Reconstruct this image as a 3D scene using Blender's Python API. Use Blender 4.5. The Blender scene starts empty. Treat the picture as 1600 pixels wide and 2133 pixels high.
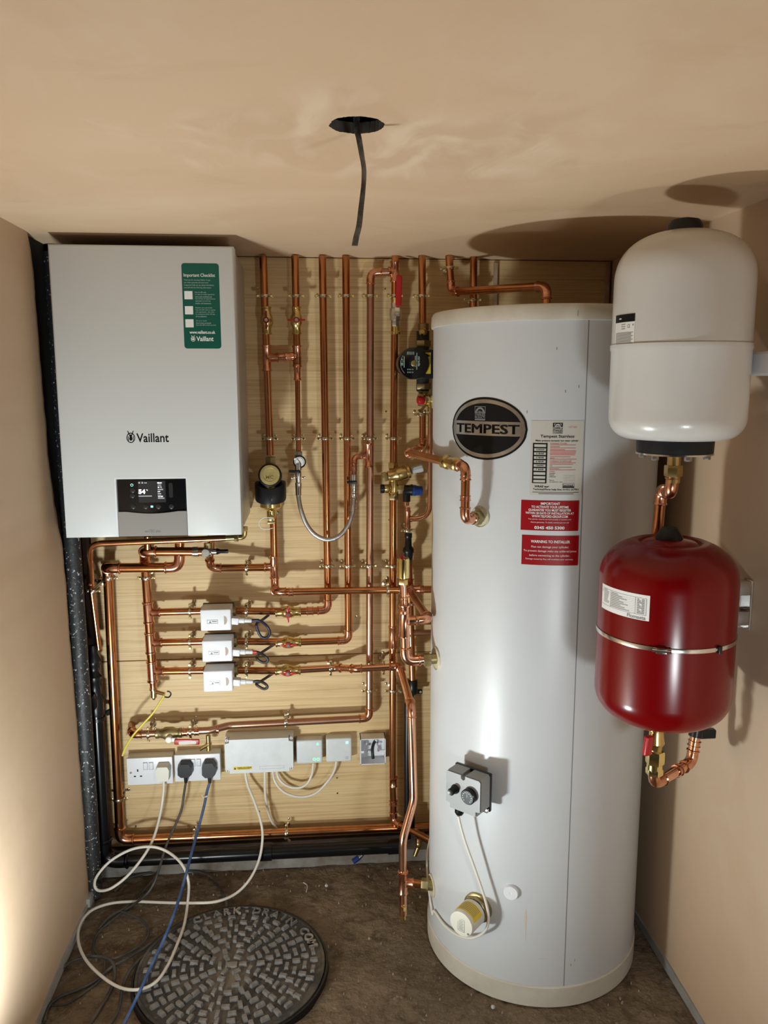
import bpy, bmesh, math, random
from mathutils import Vector, Matrix
V = Vector
PI = math.pi
random.seed(7)
scene = bpy.context.scene
C = scene.collection

# ------------------------------------------------------------------ camera
CAM = V((0.0, -2.43915, 1.51906)); YAW = 0.089834; PITCH = 0.158054; ROLL = -0.00116; FPX = 1686.9
_f = V((math.sin(YAW)*math.cos(PITCH), math.cos(YAW)*math.cos(PITCH), -math.sin(PITCH)))
_r0 = V((math.cos(YAW), -math.sin(YAW), 0)); _u0 = _r0.cross(_f)
_r = _r0*math.cos(ROLL) + _u0*math.sin(ROLL); _u = _u0*math.cos(ROLL) - _r0*math.sin(ROLL)
cd = bpy.data.cameras.new('camera'); cam = bpy.data.objects.new('camera', cd); C.objects.link(cam)
cd.sensor_fit = 'VERTICAL'; cd.sensor_height = 36.0; cd.lens = FPX/2133*36.0; cd.clip_start = 0.02
m = Matrix.Identity(4)
for i in range(3):
    m[i][0] = _r[i]; m[i][1] = _u[i]; m[i][2] = -_f[i]; m[i][3] = CAM[i]
cam.matrix_world = m
scene.camera = cam

# ------------------------------------------------------------------ world, lamps, exposure
w = bpy.data.worlds.new('world'); scene.world = w; w.use_nodes = True
w.node_tree.nodes['Background'].inputs[0].default_value = (0.9, 0.95, 1.0, 1)
w.node_tree.nodes['Background'].inputs[1].default_value = 0.01

def lamp(name, loc, target, power, size, col):
    ld = bpy.data.lights.new(name, 'AREA'); ld.shape = 'RECTANGLE'; ld.size = size[0]; ld.size_y = size[1]
    ld.energy = power; ld.color = col
    o = bpy.data.objects.new(name, ld); C.objects.link(o); o.location = loc
    d = (V(target) - V(loc)).normalized()
    o.rotation_euler = d.to_track_quat('-Z', 'Y').to_euler()
    return o
# two LED site lamps standing on the floor in front of the work, below the frame
lamp('site_lamp', (-0.50, -1.14, 0.20), (-0.12, -0.50, 1.85), 17.5, (0.12, 0.09), (0.90, 0.99, 1.0))
lamp('site_lamp', (0.56, -2.05, 0.66), (0.0, -0.25, 1.30), 5.6, (0.15, 0.12), (0.93, 0.99, 1.0))

scene.view_settings.view_transform = 'Standard'
try: scene.view_settings.look = 'None'
except Exception: pass
scene.view_settings.exposure = 0.0
scene.view_settings.gamma = 1.0
scene.view_settings.use_curve_mapping = False

# ------------------------------------------------------------------ measured points: a pixel of the photograph on a plane of the room
def ray(px, py): return _f + _r*((px-800)/FPX) - _u*((py-1066.5)/FPX)
def A(px, py, Y=0.0):
    d = ray(px, py); return CAM + d*((Y-CAM.y)/d.y)
def AZ(px, py, Z=0.0):
    d = ray(px, py); return CAM + d*((Z-CAM.z)/d.z)
def AX(px, py, X):
    d = ray(px, py); return CAM + d*((X-CAM.x)/d.x)

# ------------------------------------------------------------------ materials
def mat(name, col, rough=0.5, metal=0.0, noise=None, col2=None, bump=None, coat=0.0, emit=None, stretch=None, spec=None, lo=0.35, hi=0.65, sss=None):
    m = bpy.data.materials.new(name); m.use_nodes = True
    nt = m.node_tree; b = nt.nodes['Principled BSDF']
    def c4(c): return (c[0], c[1], c[2], 1)
    b.inputs['Base Color'].default_value = c4(col); b.inputs['Roughness'].default_value = rough; b.inputs['Metallic'].default_value = metal
    if spec is not None: b.inputs['Specular IOR Level'].default_value = spec
    if coat: b.inputs['Coat Weight'].default_value = coat; b.inputs['Coat Roughness'].default_value = 0.06
    if emit: b.inputs['Emission Color'].default_value = c4(emit[0]); b.inputs['Emission Strength'].default_value = emit[1]
    tc = None
    def coords():
        nonlocal tc
        if tc is None:
            t = nt.nodes.new('ShaderNodeTexCoord'); mp = nt.nodes.new('ShaderNodeMapping')
            nt.links.new(t.outputs['Object'], mp.inputs[0])
            if stretch: mp.inputs['Scale'].default_value = stretch
            tc = mp.outputs[0]
        return tc
    if noise and col2:
        n = nt.nodes.new('ShaderNodeTexNoise'); n.inputs['Scale'].default_value = noise; n.inputs['Detail'].default_value = 6; n.inputs['Roughness'].default_value = 0.62
        nt.links.new(coords(), n.inputs['Vector'])
        r = nt.nodes.new('ShaderNodeValToRGB'); r.color_ramp.elements[0].position = lo; r.color_ramp.elements[1].position = hi
        r.color_ramp.elements[0].color = c4(col); r.color_ramp.elements[1].color = c4(col2)
        nt.links.new(n.outputs['Fac'], r.inputs[0]); nt.links.new(r.outputs[0], b.inputs['Base Color'])
    if bump:
        n = nt.nodes.new('ShaderNodeTexNoise'); n.inputs['Scale'].default_value = bump[0]; n.inputs['Detail'].default_value = 5
        nt.links.new(coords(), n.inputs['Vector'])
        bp = nt.nodes.new('ShaderNodeBump'); bp.inputs['Strength'].default_value = bump[1]; bp.inputs['Distance'].default_value = bump[2] if len(bump) > 2 else 0.002
        nt.links.new(n.outputs['Fac'], bp.inputs['Height']); nt.links.new(bp.outputs[0], b.inputs['Normal'])
    return m

def layered(name, base, layers, rough, bumps):
    """base colour mixed with noise layers (scale, stretch, lo, hi, colour, amount); bumps = (scale, strength, distance)"""
    m = bpy.data.materials.new(name); m.use_nodes = True
    nt = m.node_tree; b = nt.nodes['Principled BSDF']; b.inputs['Roughness'].default_value = rough
    t = nt.nodes.new('ShaderNodeTexCoord'); cur = None
    for sc, st, lo, hi, col, amt, dist in layers:
        mp = nt.nodes.new('ShaderNodeMapping'); mp.inputs['Scale'].default_value = st; nt.links.new(t.outputs['Object'], mp.inputs[0])
        n = nt.nodes.new('ShaderNodeTexNoise'); n.inputs['Scale'].default_value = sc; n.inputs['Detail'].default_value = 7; n.inputs['Roughness'].default_value = 0.6; n.inputs['Distortion'].default_value = dist
        nt.links.new(mp.outputs[0], n.inputs['Vector'])
        mr = nt.nodes.new('ShaderNodeMapRange'); mr.inputs['From Min'].default_value = lo; mr.inputs['From Max'].default_value = hi; mr.inputs['To Max'].default_value = amt
        nt.links.new(n.outputs['Fac'], mr.inputs['Value'])
        mx = nt.nodes.new('ShaderNodeMix'); mx.data_type = 'RGBA'
        nt.links.new(mr.outputs[0], mx.inputs['Factor'])
        if cur is None: mx.inputs['A'].default_value = (*base, 1)
        else: nt.links.new(cur, mx.inputs['A'])
        mx.inputs['B'].default_value = (*col, 1); cur = mx.outputs['Result']
    nt.links.new(cur, b.inputs['Base Color'])
    prev = None
    for sc, stg, dst, st in bumps:
        mp = nt.nodes.new('ShaderNodeMapping'); mp.inputs['Scale'].default_value = st; nt.links.new(t.outputs['Object'], mp.inputs[0])
        n = nt.nodes.new('ShaderNodeTexNoise'); n.inputs['Scale'].default_value = sc; n.inputs['Detail'].default_value = 6
        nt.links.new(mp.outputs[0], n.inputs['Vector'])
        bp = nt.nodes.new('ShaderNodeBump'); bp.inputs['Strength'].default_value = stg; bp.inputs['Distance'].default_value = dst
        nt.links.new(n.outputs['Fac'], bp.inputs['Height'])
        if prev: nt.links.new(prev, bp.inputs['Normal'])
        prev = bp.outputs[0]
    if prev: nt.links.new(prev, b.inputs['Normal'])
    return m

ONE = (1, 1, 1)
M = {}
M['plaster_ceiling'] = layered('plaster_ceiling', (0.62, 0.435, 0.275), [
    (1.1, (1, 1.6, 1), .45, .68, (0.68, 0.50, 0.34), .8, 1.2), (2.6, (1, 1.4, 1), .55, .72, (0.52, 0.34, 0.195), .5, 1.5), (9, (1, .35, 1), .55, .75, (0.70, 0.53, 0.38), .35, .8)],
    .62, [(3, .25, .01, (1, 2.2, 1)), (40, .08, .002, ONE)])
def patch(m, cx, cy, rx, ry, col, amt, dark):
    """a trowelled repair patch around the cable hole, with a ragged outline of its own"""
    nt = m.node_tree; b = nt.nodes['Principled BSDF']; src = b.inputs['Base Color'].links[0].from_socket
    t = nt.nodes.new('ShaderNodeTexCoord'); mp = nt.nodes.new('ShaderNodeMapping'); mp.inputs['Location'].default_value = (-cx/rx, -cy/ry, 0); mp.inputs['Scale'].default_value = (1/rx, 1/ry, 0)
    nt.links.new(t.outputs['Object'], mp.inputs[0])
    ln = nt.nodes.new('ShaderNodeVectorMath'); ln.operation = 'LENGTH'; nt.links.new(mp.outputs[0], ln.inputs[0])
    def nz(sc, dist, st):
        mm = nt.nodes.new('ShaderNodeMapping'); mm.inputs['Scale'].default_value = st; nt.links.new(t.outputs['Object'], mm.inputs[0])
        n = nt.nodes.new('ShaderNodeTexNoise'); n.inputs['Scale'].default_value = sc; n.inputs['Detail'].default_value = 6; n.inputs['Distortion'].default_value = dist; nt.links.new(mm.outputs[0], n.inputs['Vector']); return n.outputs['Fac']
    def math_(op, a, b_):
        q = nt.nodes.new('ShaderNodeMath'); q.operation = op
        for i, v in enumerate((a, b_)):
            if isinstance(v, float): q.inputs[i].default_value = v
            else: nt.links.new(v, q.inputs[i])
        return q.outputs[0]
    d = math_('ADD', ln.outputs['Value'], math_('MULTIPLY', math_('SUBTRACT', nz(4.0, 1.2, (1.3, .9, 1)), .5), 2.2))
    mr = nt.nodes.new('ShaderNodeMapRange'); mr.inputs['From Min'].default_value = 1.0; mr.inputs['From Max'].default_value = .55; mr.inputs['To Max'].default_value = amt; nt.links.new(d, mr.inputs['Value'])
    st = nt.nodes.new('ShaderNodeMapRange'); st.inputs['From Min'].default_value = .42; st.inputs['From Max'].default_value = .60; nt.links.new(nz(6, 1.4, (1.6, .8, 1)), st.inputs['Value'])
    mx0 = nt.nodes.new('ShaderNodeMix'); mx0.data_type = 'RGBA'; nt.links.new(st.outputs[0], mx0.inputs['Factor']); mx0.inputs['A'].default_value = (*dark, 1); mx0.inputs['B'].default_value = (*col, 1)
    mx = nt.nodes.new('ShaderNodeMix'); mx.data_type = 'RGBA'; nt.links.new(mr.outputs[0], mx.inputs['Factor']); nt.links.new(src, mx.inputs['A']); nt.links.new(mx0.outputs['Result'], mx.inputs['B'])
    nt.links.new(mx.outputs['Result'], b.inputs['Base Color'])
patch(M['plaster_ceiling'], .13, -1.13, .36, .22, (0.73, 0.57, 0.42), .55, (0.56, 0.385, 0.24))
M['plaster_wall'] = layered('plaster_wall', (0.59, 0.43, 0.29), [
    (1.3, (1, 1, .7), .45, .7, (0.64, 0.50, 0.36), .8, .8), (5, (1, 1, .5), .55, .75, (0.52, 0.345, 0.21), .35, 1.0)],
    .6, [(3, .2, .01, (1, 1, .6)), (45, .08, .002, ONE)])
M['hole_edge'] = mat('hole_edge', (0.075, 0.068, 0.062), .8, noise=30, col2=(0.16, 0.145, 0.13))  # hole's inner wall coloured dark to read as an unlit void
M['plaster_edge'] = mat('plaster_edge', (0.42, 0.30, 0.20), .8, noise=30, col2=(0.55, 0.43, 0.32), bump=(60, .5, .003))
M['plywood'] = layered('plywood', (0.68, 0.485, 0.24), [
    (3.0, (.35, 1, 6), .38, .62, (0.74, 0.56, 0.30), .8, .6), (14, (.12, 1, 7), .5, .72, (0.43, 0.27, 0.115), .75, .6), (70, (.05, 1, 3), .48, .68, (0.40, 0.25, 0.11), .55, 0), (1.2, ONE, .5, .7, (0.73, 0.53, 0.28), .6, .5)],
    .55, [(60, .15, .001, (.06, 1, 3))])
M['plywood_edge'] = mat('plywood_edge', (0.35, 0.22, 0.11), .8)
M['concrete'] = layered('concrete', (0.145, 0.108, 0.068), [
    (3.0, ONE, .4, .65, (0.235, 0.175, 0.115), .9, .6), (11, ONE, .5, .7, (0.085, 0.055, 0.033), .8, .8), (45, ONE, .60, .72, (0.30, 0.235, 0.16), .75, 0), (26, ONE, .52, .66, (0.060, 0.038, 0.022), .65, .5), (150, ONE, .58, .70, (0.32, 0.26, 0.19), .6, 0)],
    .78, [(9, .6, .02, ONE), (55, .8, .008, ONE), (160, .7, .003, ONE)])
M['kerb'] = mat('kerb', (0.30, 0.29, 0.27), .85, noise=14, col2=(0.17, 0.14, 0.11), bump=(50, .5, .004))
M['membrane'] = mat('membrane', (0.36, 0.37, 0.36), .6, noise=12, col2=(0.28, 0.27, 0.25))
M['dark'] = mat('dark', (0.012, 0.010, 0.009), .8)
M['brick_dark'] = mat('brick_dark', (0.10, 0.055, 0.035), .9, noise=8, col2=(0.05, 0.03, 0.02))
M['copper'] = mat('copper', (0.70, 0.325, 0.150), .21, 1.0, noise=9, col2=(0.43, 0.165, 0.060), stretch=(1, 1, .35), lo=.36, hi=.68)
M['copper_dull'] = mat('copper_dull', (0.50, 0.29, 0.20), .36, 1.0, noise=12, col2=(0.42, 0.22, 0.14), lo=.35, hi=.7)
M['copper_bright'] = mat('copper_bright', (0.88, 0.50, 0.34), .17, 1.0, noise=6, col2=(0.74, 0.36, 0.22), lo=.4, hi=.7)
M['fitting'] = mat('fitting', (0.76, 0.38, 0.235), .22, 1.0, noise=60, col2=(0.48, 0.20, 0.11), lo=.45, hi=.75)
M['brass'] = mat('brass', (0.70, 0.55, 0.24), .26, 1.0, noise=40, col2=(0.50, 0.36, 0.14), lo=.4, hi=.75)
M['brass_bright'] = mat('brass_bright', (0.88, 0.73, 0.32), .16, 1.0)
M['brass_dull'] = mat('brass_dull', (0.45, 0.37, 0.19), .45, 1.0, noise=30, col2=(0.32, 0.26, 0.14))
M['brass_cap'] = mat('brass_cap', (0.55, 0.45, 0.19), .5, .35, noise=60, col2=(0.45, 0.36, 0.14))
M['chrome'] = mat('chrome', (0.75, 0.74, 0.72), .18, 1.0)
M['steel'] = mat('steel', (0.62, 0.62, 0.60), .30, 1.0, noise=30, col2=(0.45, 0.45, 0.44))
M['zinc'] = mat('zinc', (0.68, 0.63, 0.50), .24, 1.0)
M['braid'] = mat('braid', (0.55, 0.56, 0.57), .28, 1.0, bump=(900, .6, .001))
M['boiler_white'] = mat('boiler_white', (0.60, 0.625, 0.63), .38, bump=(500, .03, .0005))
M['boiler_side'] = mat('boiler_side', (0.50, 0.49, 0.47), .35, .35)
M['silver'] = mat('silver', (0.42, 0.42, 0.41), .36, .6)
M['black_gloss'] = mat('black_gloss', (0.006, 0.006, 0.007), .16)
M['screen'] = mat('screen', (0.012, 0.012, 0.013), .18, emit=((0.05, 0.055, 0.06), .35))
M['screen_white'] = mat('screen_white', (0.8, 0.8, 0.8), .4, emit=((0.9, 0.95, 1.0), 1.1))
M['screen_grey'] = mat('screen_grey', (0.3, 0.3, 0.3), .4, emit=((0.45, 0.45, 0.5), .35))
M['led_green'] = mat('led_green', (0.1, 0.8, 0.45), .4, emit=((0.15, 1.0, 0.45), 1.6))
M['led_teal'] = mat('led_teal', (0.3, 0.8, 0.7), .4, emit=((0.30, 0.95, 0.80), 1.2))
M['button_black'] = mat('button_black', (0.022, 0.022, 0.023), .3)
M['sticker_green'] = mat('sticker_green', (0.0, 0.088, 0.062), .35)
M['ink_white'] = mat('ink_white', (0.78, 0.80, 0.78), .5)
M['ink_pale'] = mat('ink_pale', (0.42, 0.55, 0.50), .5)
M['ink_black'] = mat('ink_black', (0.006, 0.006, 0.007), .4, spec=.2)
M['ink_grey'] = mat('ink_grey', (0.20, 0.20, 0.20), .5)
M['ink_red'] = mat('ink_red', (0.55, 0.13, 0.12), .5)
M['label_paper'] = mat('label_paper', (0.54, 0.52, 0.475), .45)
M['label_white'] = mat('label_white', (0.78, 0.78, 0.76), .4)
M['label_red'] = mat('label_red', (0.29, 0.002, 0.006), .4, spec=.25)
M['label_yellow'] = mat('label_yellow', (0.75, 0.55, 0.03), .45)
M['tank_white'] = mat('tank_white', (0.575, 0.595, 0.615), .36, noise=5, col2=(0.555, 0.575, 0.59), lo=.3, hi=.7)
M['tank_cream'] = mat('tank_cream', (0.60, 0.57, 0.50), .45, noise=12, col2=(0.52, 0.48, 0.40))
M['foam_cream'] = mat('foam_cream', (0.62, 0.58, 0.44), .7, noise=40, col2=(0.5, 0.45, 0.30))
M['scratch'] = mat('scratch', (0.62, 0.50, 0.38), .6)
M['vessel_white'] = mat('vessel_white', (0.60, 0.59, 0.57), .25, coat=.3, noise=4, col2=(0.57, 0.555, 0.53))
M['vessel_red'] = mat('vessel_red', (0.15, 0.0, 0.001), .22, coat=.0, spec=.38)
M['black_plastic'] = mat('black_plastic', (0.009, 0.009, 0.010), .32, spec=.35)
M['black_rubber'] = mat('black_rubber', (0.012, 0.0125, 0.014), .42, spec=.3)
M['grey_black'] = mat('grey_black', (0.028, 0.029, 0.031), .4, spec=.35)
M['foam_black'] = mat('foam_black', (0.016, 0.017, 0.018), .55, noise=130, col2=(0.50, 0.50, 0.48), lo=.615, hi=.64, bump=(60, .5, .004))
M['pipe_black'] = mat('pipe_black', (0.005, 0.005, 0.006), .24, spec=.35)
M['white_plastic'] = mat('white_plastic', (0.76, 0.78, 0.82), .32)
M['grey_plastic'] = mat('grey_plastic', (0.68, 0.72, 0.74), .36, noise=30, col2=(0.63, 0.665, 0.68))
M['thermo_grey'] = mat('thermo_grey', (0.27, 0.28, 0.28), .38)
M['cream_plastic'] = mat('cream_plastic', (0.70, 0.69, 0.60), .38)
M['cable_white'] = mat('cable_white', (0.72, 0.69, 0.62), .4)
M['cable_black'] = mat('cable_black', (0.02, 0.02, 0.022), .42, noise=14, col2=(0.055, 0.055, 0.06))
M['cable_dusty'] = mat('cable_dusty', (0.03, 0.03, 0.031), .55, noise=10, col2=(0.15, 0.14, 0.125), lo=.4, hi=.8)
M['cable_blue'] = mat('cable_blue', (0.035, 0.085, 0.22), .4, noise=20, col2=(0.16, 0.24, 0.42), lo=.45, hi=.8)
M['cable_navy'] = mat('cable_navy', (0.014, 0.018, 0.05), .4)
M['cable_yellow'] = mat('cable_yellow', (0.75, 0.62, 0.09), .4)
M['tape_red'] = mat('tape_red', (0.55, 0.04, 0.03), .4)
M['red_plastic'] = mat('red_plastic', (0.42, 0.010, 0.014), .32)
M['red_dark'] = mat('red_dark', (0.25, 0.012, 0.014), .35)
M['blue_plastic'] = mat('blue_plastic', (0.010, 0.045, 0.22), .35)
M['grey_cap'] = mat('grey_cap', (0.48, 0.53, 0.55), .4)
M['iron'] = layered('iron', (0.045, 0.045, 0.045), [(5, ONE, .48, .68, (0.22, 0.185, 0.14), .8, .6), (40, ONE, .55, .72, (0.19, 0.165, 0.13), .6, .3)], .5, [(60, .6, .003, ONE)])
M['iron_stud'] = layered('iron_stud', (0.17, 0.165, 0.16), [(6, ONE, .45, .62, (0.42, 0.37, 0.30), .8, .5)], .42, [(80, .5, .002, ONE)])  # painted lighter than the dark plate, for lit stud tops and dust
M['stone'] = mat('stone', (0.36, 0.31, 0.24), .8, noise=30, col2=(0.2, 0.16, 0.12))
M['slot_tan'] = mat('slot_tan', (0.40, 0.31, 0.23), .5)
M['ptfe'] = mat('ptfe', (0.75, 0.74, 0.70), .5)

# ------------------------------------------------------------------ geometry helpers
X, Y, Z = V((1, 0, 0)), V((0, 1, 0)), V((0, 0, 1))
def frame(axis):
    a = V(axis).normalized(); h = Z if abs(a.z) < .9 else X
    u = h.cross(a).normalized(); return u, a.cross(u), a

class MB:
    def __init__(s): s.v = []; s.f = []
    def add(s, vs, fs):
        k = len(s.v); s.v += [V(p) for p in vs]; s.f += [tuple(i+k for i in f) for f in fs]; return s
    def tube(s, path, r, n=14, caps=True):
        path = [V(p) for p in path]; m = len(path); rs = r if isinstance(r, (list, tuple)) else [r]*m
        t = (path[1]-path[0]).normalized(); u, w_, _ = frame(t); vs = []
        for i, p in enumerate(path):
            d = (path[min(i+1, m-1)]-path[max(i-1, 0)]).normalized()
            q = t.rotation_difference(d); u = (q @ u).normalized(); t = d; w_ = t.cross(u)
            for k in range(n):
                a = 2*PI*k/n; vs.append(p + (u*math.cos(a) + w_*math.sin(a))*rs[i])
        fs = [(i*n+k, i*n+(k+1) % n, (i+1)*n+(k+1) % n, (i+1)*n+k) for i in range(m-1) for k in range(n)]
        if caps: fs += [tuple(range(n))[::-1], tuple((m-1)*n+k for k in range(n))]
        return s.add(vs, fs)
    def lathe(s, prof, o, axis=(0, 0, 1), n=28, caps=True, rot=0):
        u, w_, a = frame(axis); o = V(o); vs = []
        for r, h in prof:
            for k in range(n):
                t = 2*PI*k/n+rot; vs.append(o + a*h + (u*math.cos(t) + w_*math.sin(t))*max(r, 1e-5))
        m = len(prof)
        fs = [(i*n+k, i*n+(k+1) % n, (i+1)*n+(k+1) % n, (i+1)*n+k) for i in range(m-1) for k in range(n)]
        if caps: fs += [tuple(range(n))[::-1], tuple((m-1)*n+k for k in range(n))]
        return s.add(vs, fs)
    def box(s, c, size, R=None, b=0.0, seg=2):
        bm = bmesh.new(); bmesh.ops.create_cube(bm, size=1.0)
        for v in bm.verts: v.co = V((v.co.x*size[0], v.co.y*size[1], v.co.z*size[2]))
        if b > 0: bmesh.ops.bevel(bm, geom=bm.edges[:], offset=b, segments=seg, affect='EDGES', profile=0.6)
        bm.verts.index_update(); c = V(c)
        vs = [c + (R @ v.co if R else v.co) for v in bm.verts]; fs = [[v.index for v in f.verts] for f in bm.faces]; bm.free()
        return s.add(vs, fs)
    def prism(s, poly, fn, d0, d1):
        """poly: 2-D outline (counter-clockwise); fn(u, v, d) -> point; extruded between depths d0 and d1"""
        n = len(poly); vs = [fn(u, v, d0) for u, v in poly] + [fn(u, v, d1) for u, v in poly]
        fs = [tuple(range(n))[::-1], tuple(range(n, 2*n))] + [(k, (k+1) % n, n+(k+1) % n, n+k) for k in range(n)]
        return s.add(vs, fs)
    def hexnut(s, o, axis, r, h, rot=0.0): return s.lathe([(r*.93, 0), (r, h*.12), (r, h*.88), (r*.93, h)], o, axis, 6, rot=rot)

def mesh(name, mb, material, angle=38, flat=False):
    me = bpy.data.meshes.new(name); me.from_pydata([tuple(p) for p in mb.v], [], mb.f); me.update()
    bm = bmesh.new(); bm.from_mesh(me); bmesh.ops.recalc_face_normals(bm, faces=bm.faces[:]); bm.to_mesh(me); bm.free()
    if material: me.materials.append(M[material] if isinstance(material, str) else material)
    if not flat:
        me.polygons.foreach_set('use_smooth', [True]*len(me.polygons))
        try: me.set_sharp_from_angle(angle=math.radians(angle))
        except Exception: pass
    return me
def obj(name, mb, material, parent=None, **k):
    o = bpy.data.objects.new(name, mesh(name, mb, material, **k)); C.objects.link(o)
    if parent is not None: attach(o, parent)
    return o
def wloc(p):
    t = V((0, 0, 0))
    while p is not None: t = t + p.location; p = p.parent if p.parent is None else p.parent
    return t
def attach(o, parent):
    """parent without moving: meshes are modelled in room coordinates, roots are un-rotated empties"""
    o.parent = parent
    root = parent
    while root.parent: root = root.parent
    if parent.parent is None: o.matrix_parent_inverse = Matrix.Translation(-parent.location)
    return o
def tag(o, label, cat, group=None, kind=None):
    if label: o['label'] = label
    if cat: o['category'] = cat
    if group: o['group'] = group
    if kind: o['kind'] = kind
    return o
def thing(name, label, cat, loc=(0, 0, 0), group=None):
    o = bpy.data.objects.new(name, None); C.objects.link(o); o.empty_display_size = .02; o.location = loc
    return tag(o, label, cat, group)
def struct(name, mb, material, label=None, **k):
    o = obj(name, mb, material, **k); o['kind'] = 'structure'
    if label: o['label'] = label
    return o
def copy_tree(root, loc=None, label=None):
    c = root.copy(); C.objects.link(c)
    if loc is not None: c.location = loc
    if label: c['label'] = label
    for ch in list(root.children):
        d = ch.copy(); C.objects.link(d); d.parent = c
        for g in list(ch.children):
            e = g.copy(); C.objects.link(e); e.parent = d
    return c
def rotm(axis, a): return Matrix.Rotation(a, 3, axis)
def basis(u, v, w_): return Matrix((u, v, w_)).transposed()

# ------------------------------------------------------------------ lettering and flat print
_tc = {}
def glyphs(s, bold=0.0, depth=0.0):
    key = (s, bold, depth)
    if key not in _tc:
        cu = bpy.data.curves.new('lettering', 'FONT'); cu.body = s; cu.size = 1; cu.fill_mode = 'BOTH' if depth else 'FRONT'; cu.offset = bold; cu.extrude = depth; cu.resolution_u = 3
        ob = bpy.data.objects.new('lettering', cu); C.objects.link(ob)
        bpy.context.view_layer.update(); dg = bpy.context.evaluated_depsgraph_get()
        me = ob.evaluated_get(dg).to_mesh()
        vs = [v.co.copy() for v in me.vertices]; fs = [tuple(p.vertices) for p in me.polygons]
        ob.evaluated_get(dg).to_mesh_clear(); bpy.data.objects.remove(ob); bpy.data.curves.remove(cu)
        _tc[key] = (vs, fs)
    return _tc[key]
class Print:
    """flat print on a surface P(u, v, lift) -> point; several marks of one colour make one part"""
    def __init__(s, P): s.P = P; s.mb = MB()
    def text(s, t, u0, v0, u1, v1, bold=0.0, lift=.0006):
        vs, fs = glyphs(t, bold)
        if not vs: return s
        xs = [p.x for p in vs]; ys = [p.y for p in vs]; x0, x1, y0, y1 = min(xs), max(xs), min(ys), max(ys)
        s.mb.add([s.P(u0+(p.x-x0)/(x1-x0)*(u1-u0), v0+(p.y-y0)/(y1-y0+1e-9)*(v1-v0), lift) for p in vs], fs); return s
    def para(s, lines, u0, u1, vtop, dv, h, bold=0.0, lift=.0006, ragged=True):
        ml = max(len(l) for l in lines)
        for i, l in enumerate(lines):
            if l: s.text(l, u0, vtop-i*dv-h, u0+(u1-u0)*(len(l)/ml if ragged else 1), vtop-i*dv, bold, lift)
        return s
    def rect(s, u0, v0, u1, v1, lift=.0005, n=1):
        vs = []; fs = []
        for i in range(n+1):
            u = u0+(u1-u0)*i/n; vs += [s.P(u, v0, lift), s.P(u, v1, lift)]
        for i in range(n): fs.append((2*i, 2*i+2, 2*i+3, 2*i+1))
        s.mb.add(vs, fs); return s
    def frame(s, u0, v0, u1, v1, t, lift=.0006, n=1):
        s.rect(u0, v0, u1, v0+t, lift, n); s.rect(u0, v1-t, u1, v1, lift, n); s.rect(u0, v0, u0+t, v1, lift); s.rect(u1-t, v0, u1, v1, lift); return s
    def poly(s, pts, lift=.0006):
        s.mb.add([s.P(u, v, lift) for u, v in pts], [tuple(range(len(pts)))]); return s
    def ring(s, cu, cv, ru, rv, t, n=40, lift=.0006, a0=0, a1=2*PI):
        vs = []; full = abs(a1-a0-2*PI) < 1e-6; m = n if full else n+1
        for i in range(m):
            a = a0+(a1-a0)*i/n; vs += [s.P(cu+ru*math.cos(a), cv+rv*math.sin(a), lift), s.P(cu+(ru-t)*math.cos(a), cv+(rv-t)*math.sin(a), lift)]
        fs = [(2*i, 2*((i+1) % m), 2*((i+1) % m)+1, 2*i+1) for i in range(n)]
        s.mb.add(vs, fs); return s
    def disc(s, cu, cv, ru, rv, lift=.0005, n=40, a0=0, a1=2*PI):
        vs = [s.P(cu, cv, lift)]+[s.P(cu+ru*math.cos(a0+(a1-a0)*i/n), cv+rv*math.sin(a0+(a1-a0)*i/n), lift) for i in range(n+1)]
        s.mb.add(vs, [(0, i+1, i+2) for i in range(n)]); return s
    def rrect(s, u0, v0, u1, v1, r, lift=.0005):
        pts = []
        for cu, cv, a in ((u1-r, v1-r, 0), (u0+r, v1-r, PI/2), (u0+r, v0+r, PI), (u1-r, v0+r, 1.5*PI)):
            pts += [(cu+r*math.cos(a+PI/2*k/5), cv+r*math.sin(a+PI/2*k/5)) for k in range(6)]
        return s.poly(pts, lift)
    def out(s, name, material, parent): return obj(name, s.mb, material, parent, flat=True)

# ------------------------------------------------------------------ pipe work
def fillet(pts, radii, seg=8):
    pts = [V(p) for p in pts]; out = [pts[0]]
    for i in range(1, len(pts)-1):
        a = (pts[i-1]-pts[i]); b = (pts[i+1]-pts[i]); la, lb = a.length, b.length; a.normalize(); b.normalize()
        ang = a.angle(b); R = radii[i-1] if isinstance(radii, (list, tuple)) else radii
        t = min(R/math.tan(ang/2) if ang < PI-.02 else 0, la*.49 if i > 1 else la*.95, lb*.49 if i < len(pts)-2 else lb*.95)
        if t < 1e-5: out.append(pts[i]); continue
        p0, p1 = pts[i]+a*t, pts[i]+b*t
        for k in range(seg+1):
            s = k/seg; out.append(p0*(1-s)**2 + pts[i]*2*s*(1-s)*1.0 + p1*s**2)
    out.append(pts[-1]); return out
def smooth(pts, seg=8):
    """Catmull-Rom through the points"""
    pts = [V(p) for p in pts]; P = [pts[0]*2-pts[1]]+pts+[pts[-1]*2-pts[-2]]; out = []
    for i in range(1, len(P)-2):
        for k in range(seg):
            t = k/seg; a, b, c, d = P[i-1], P[i], P[i+1], P[i+2]
            out.append(.5*((2*b)+(c-a)*t+(2*a-5*b+4*c-d)*t*t+(3*b-a-3*c+d)*t**3))
    return out+[pts[-1]]
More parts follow.
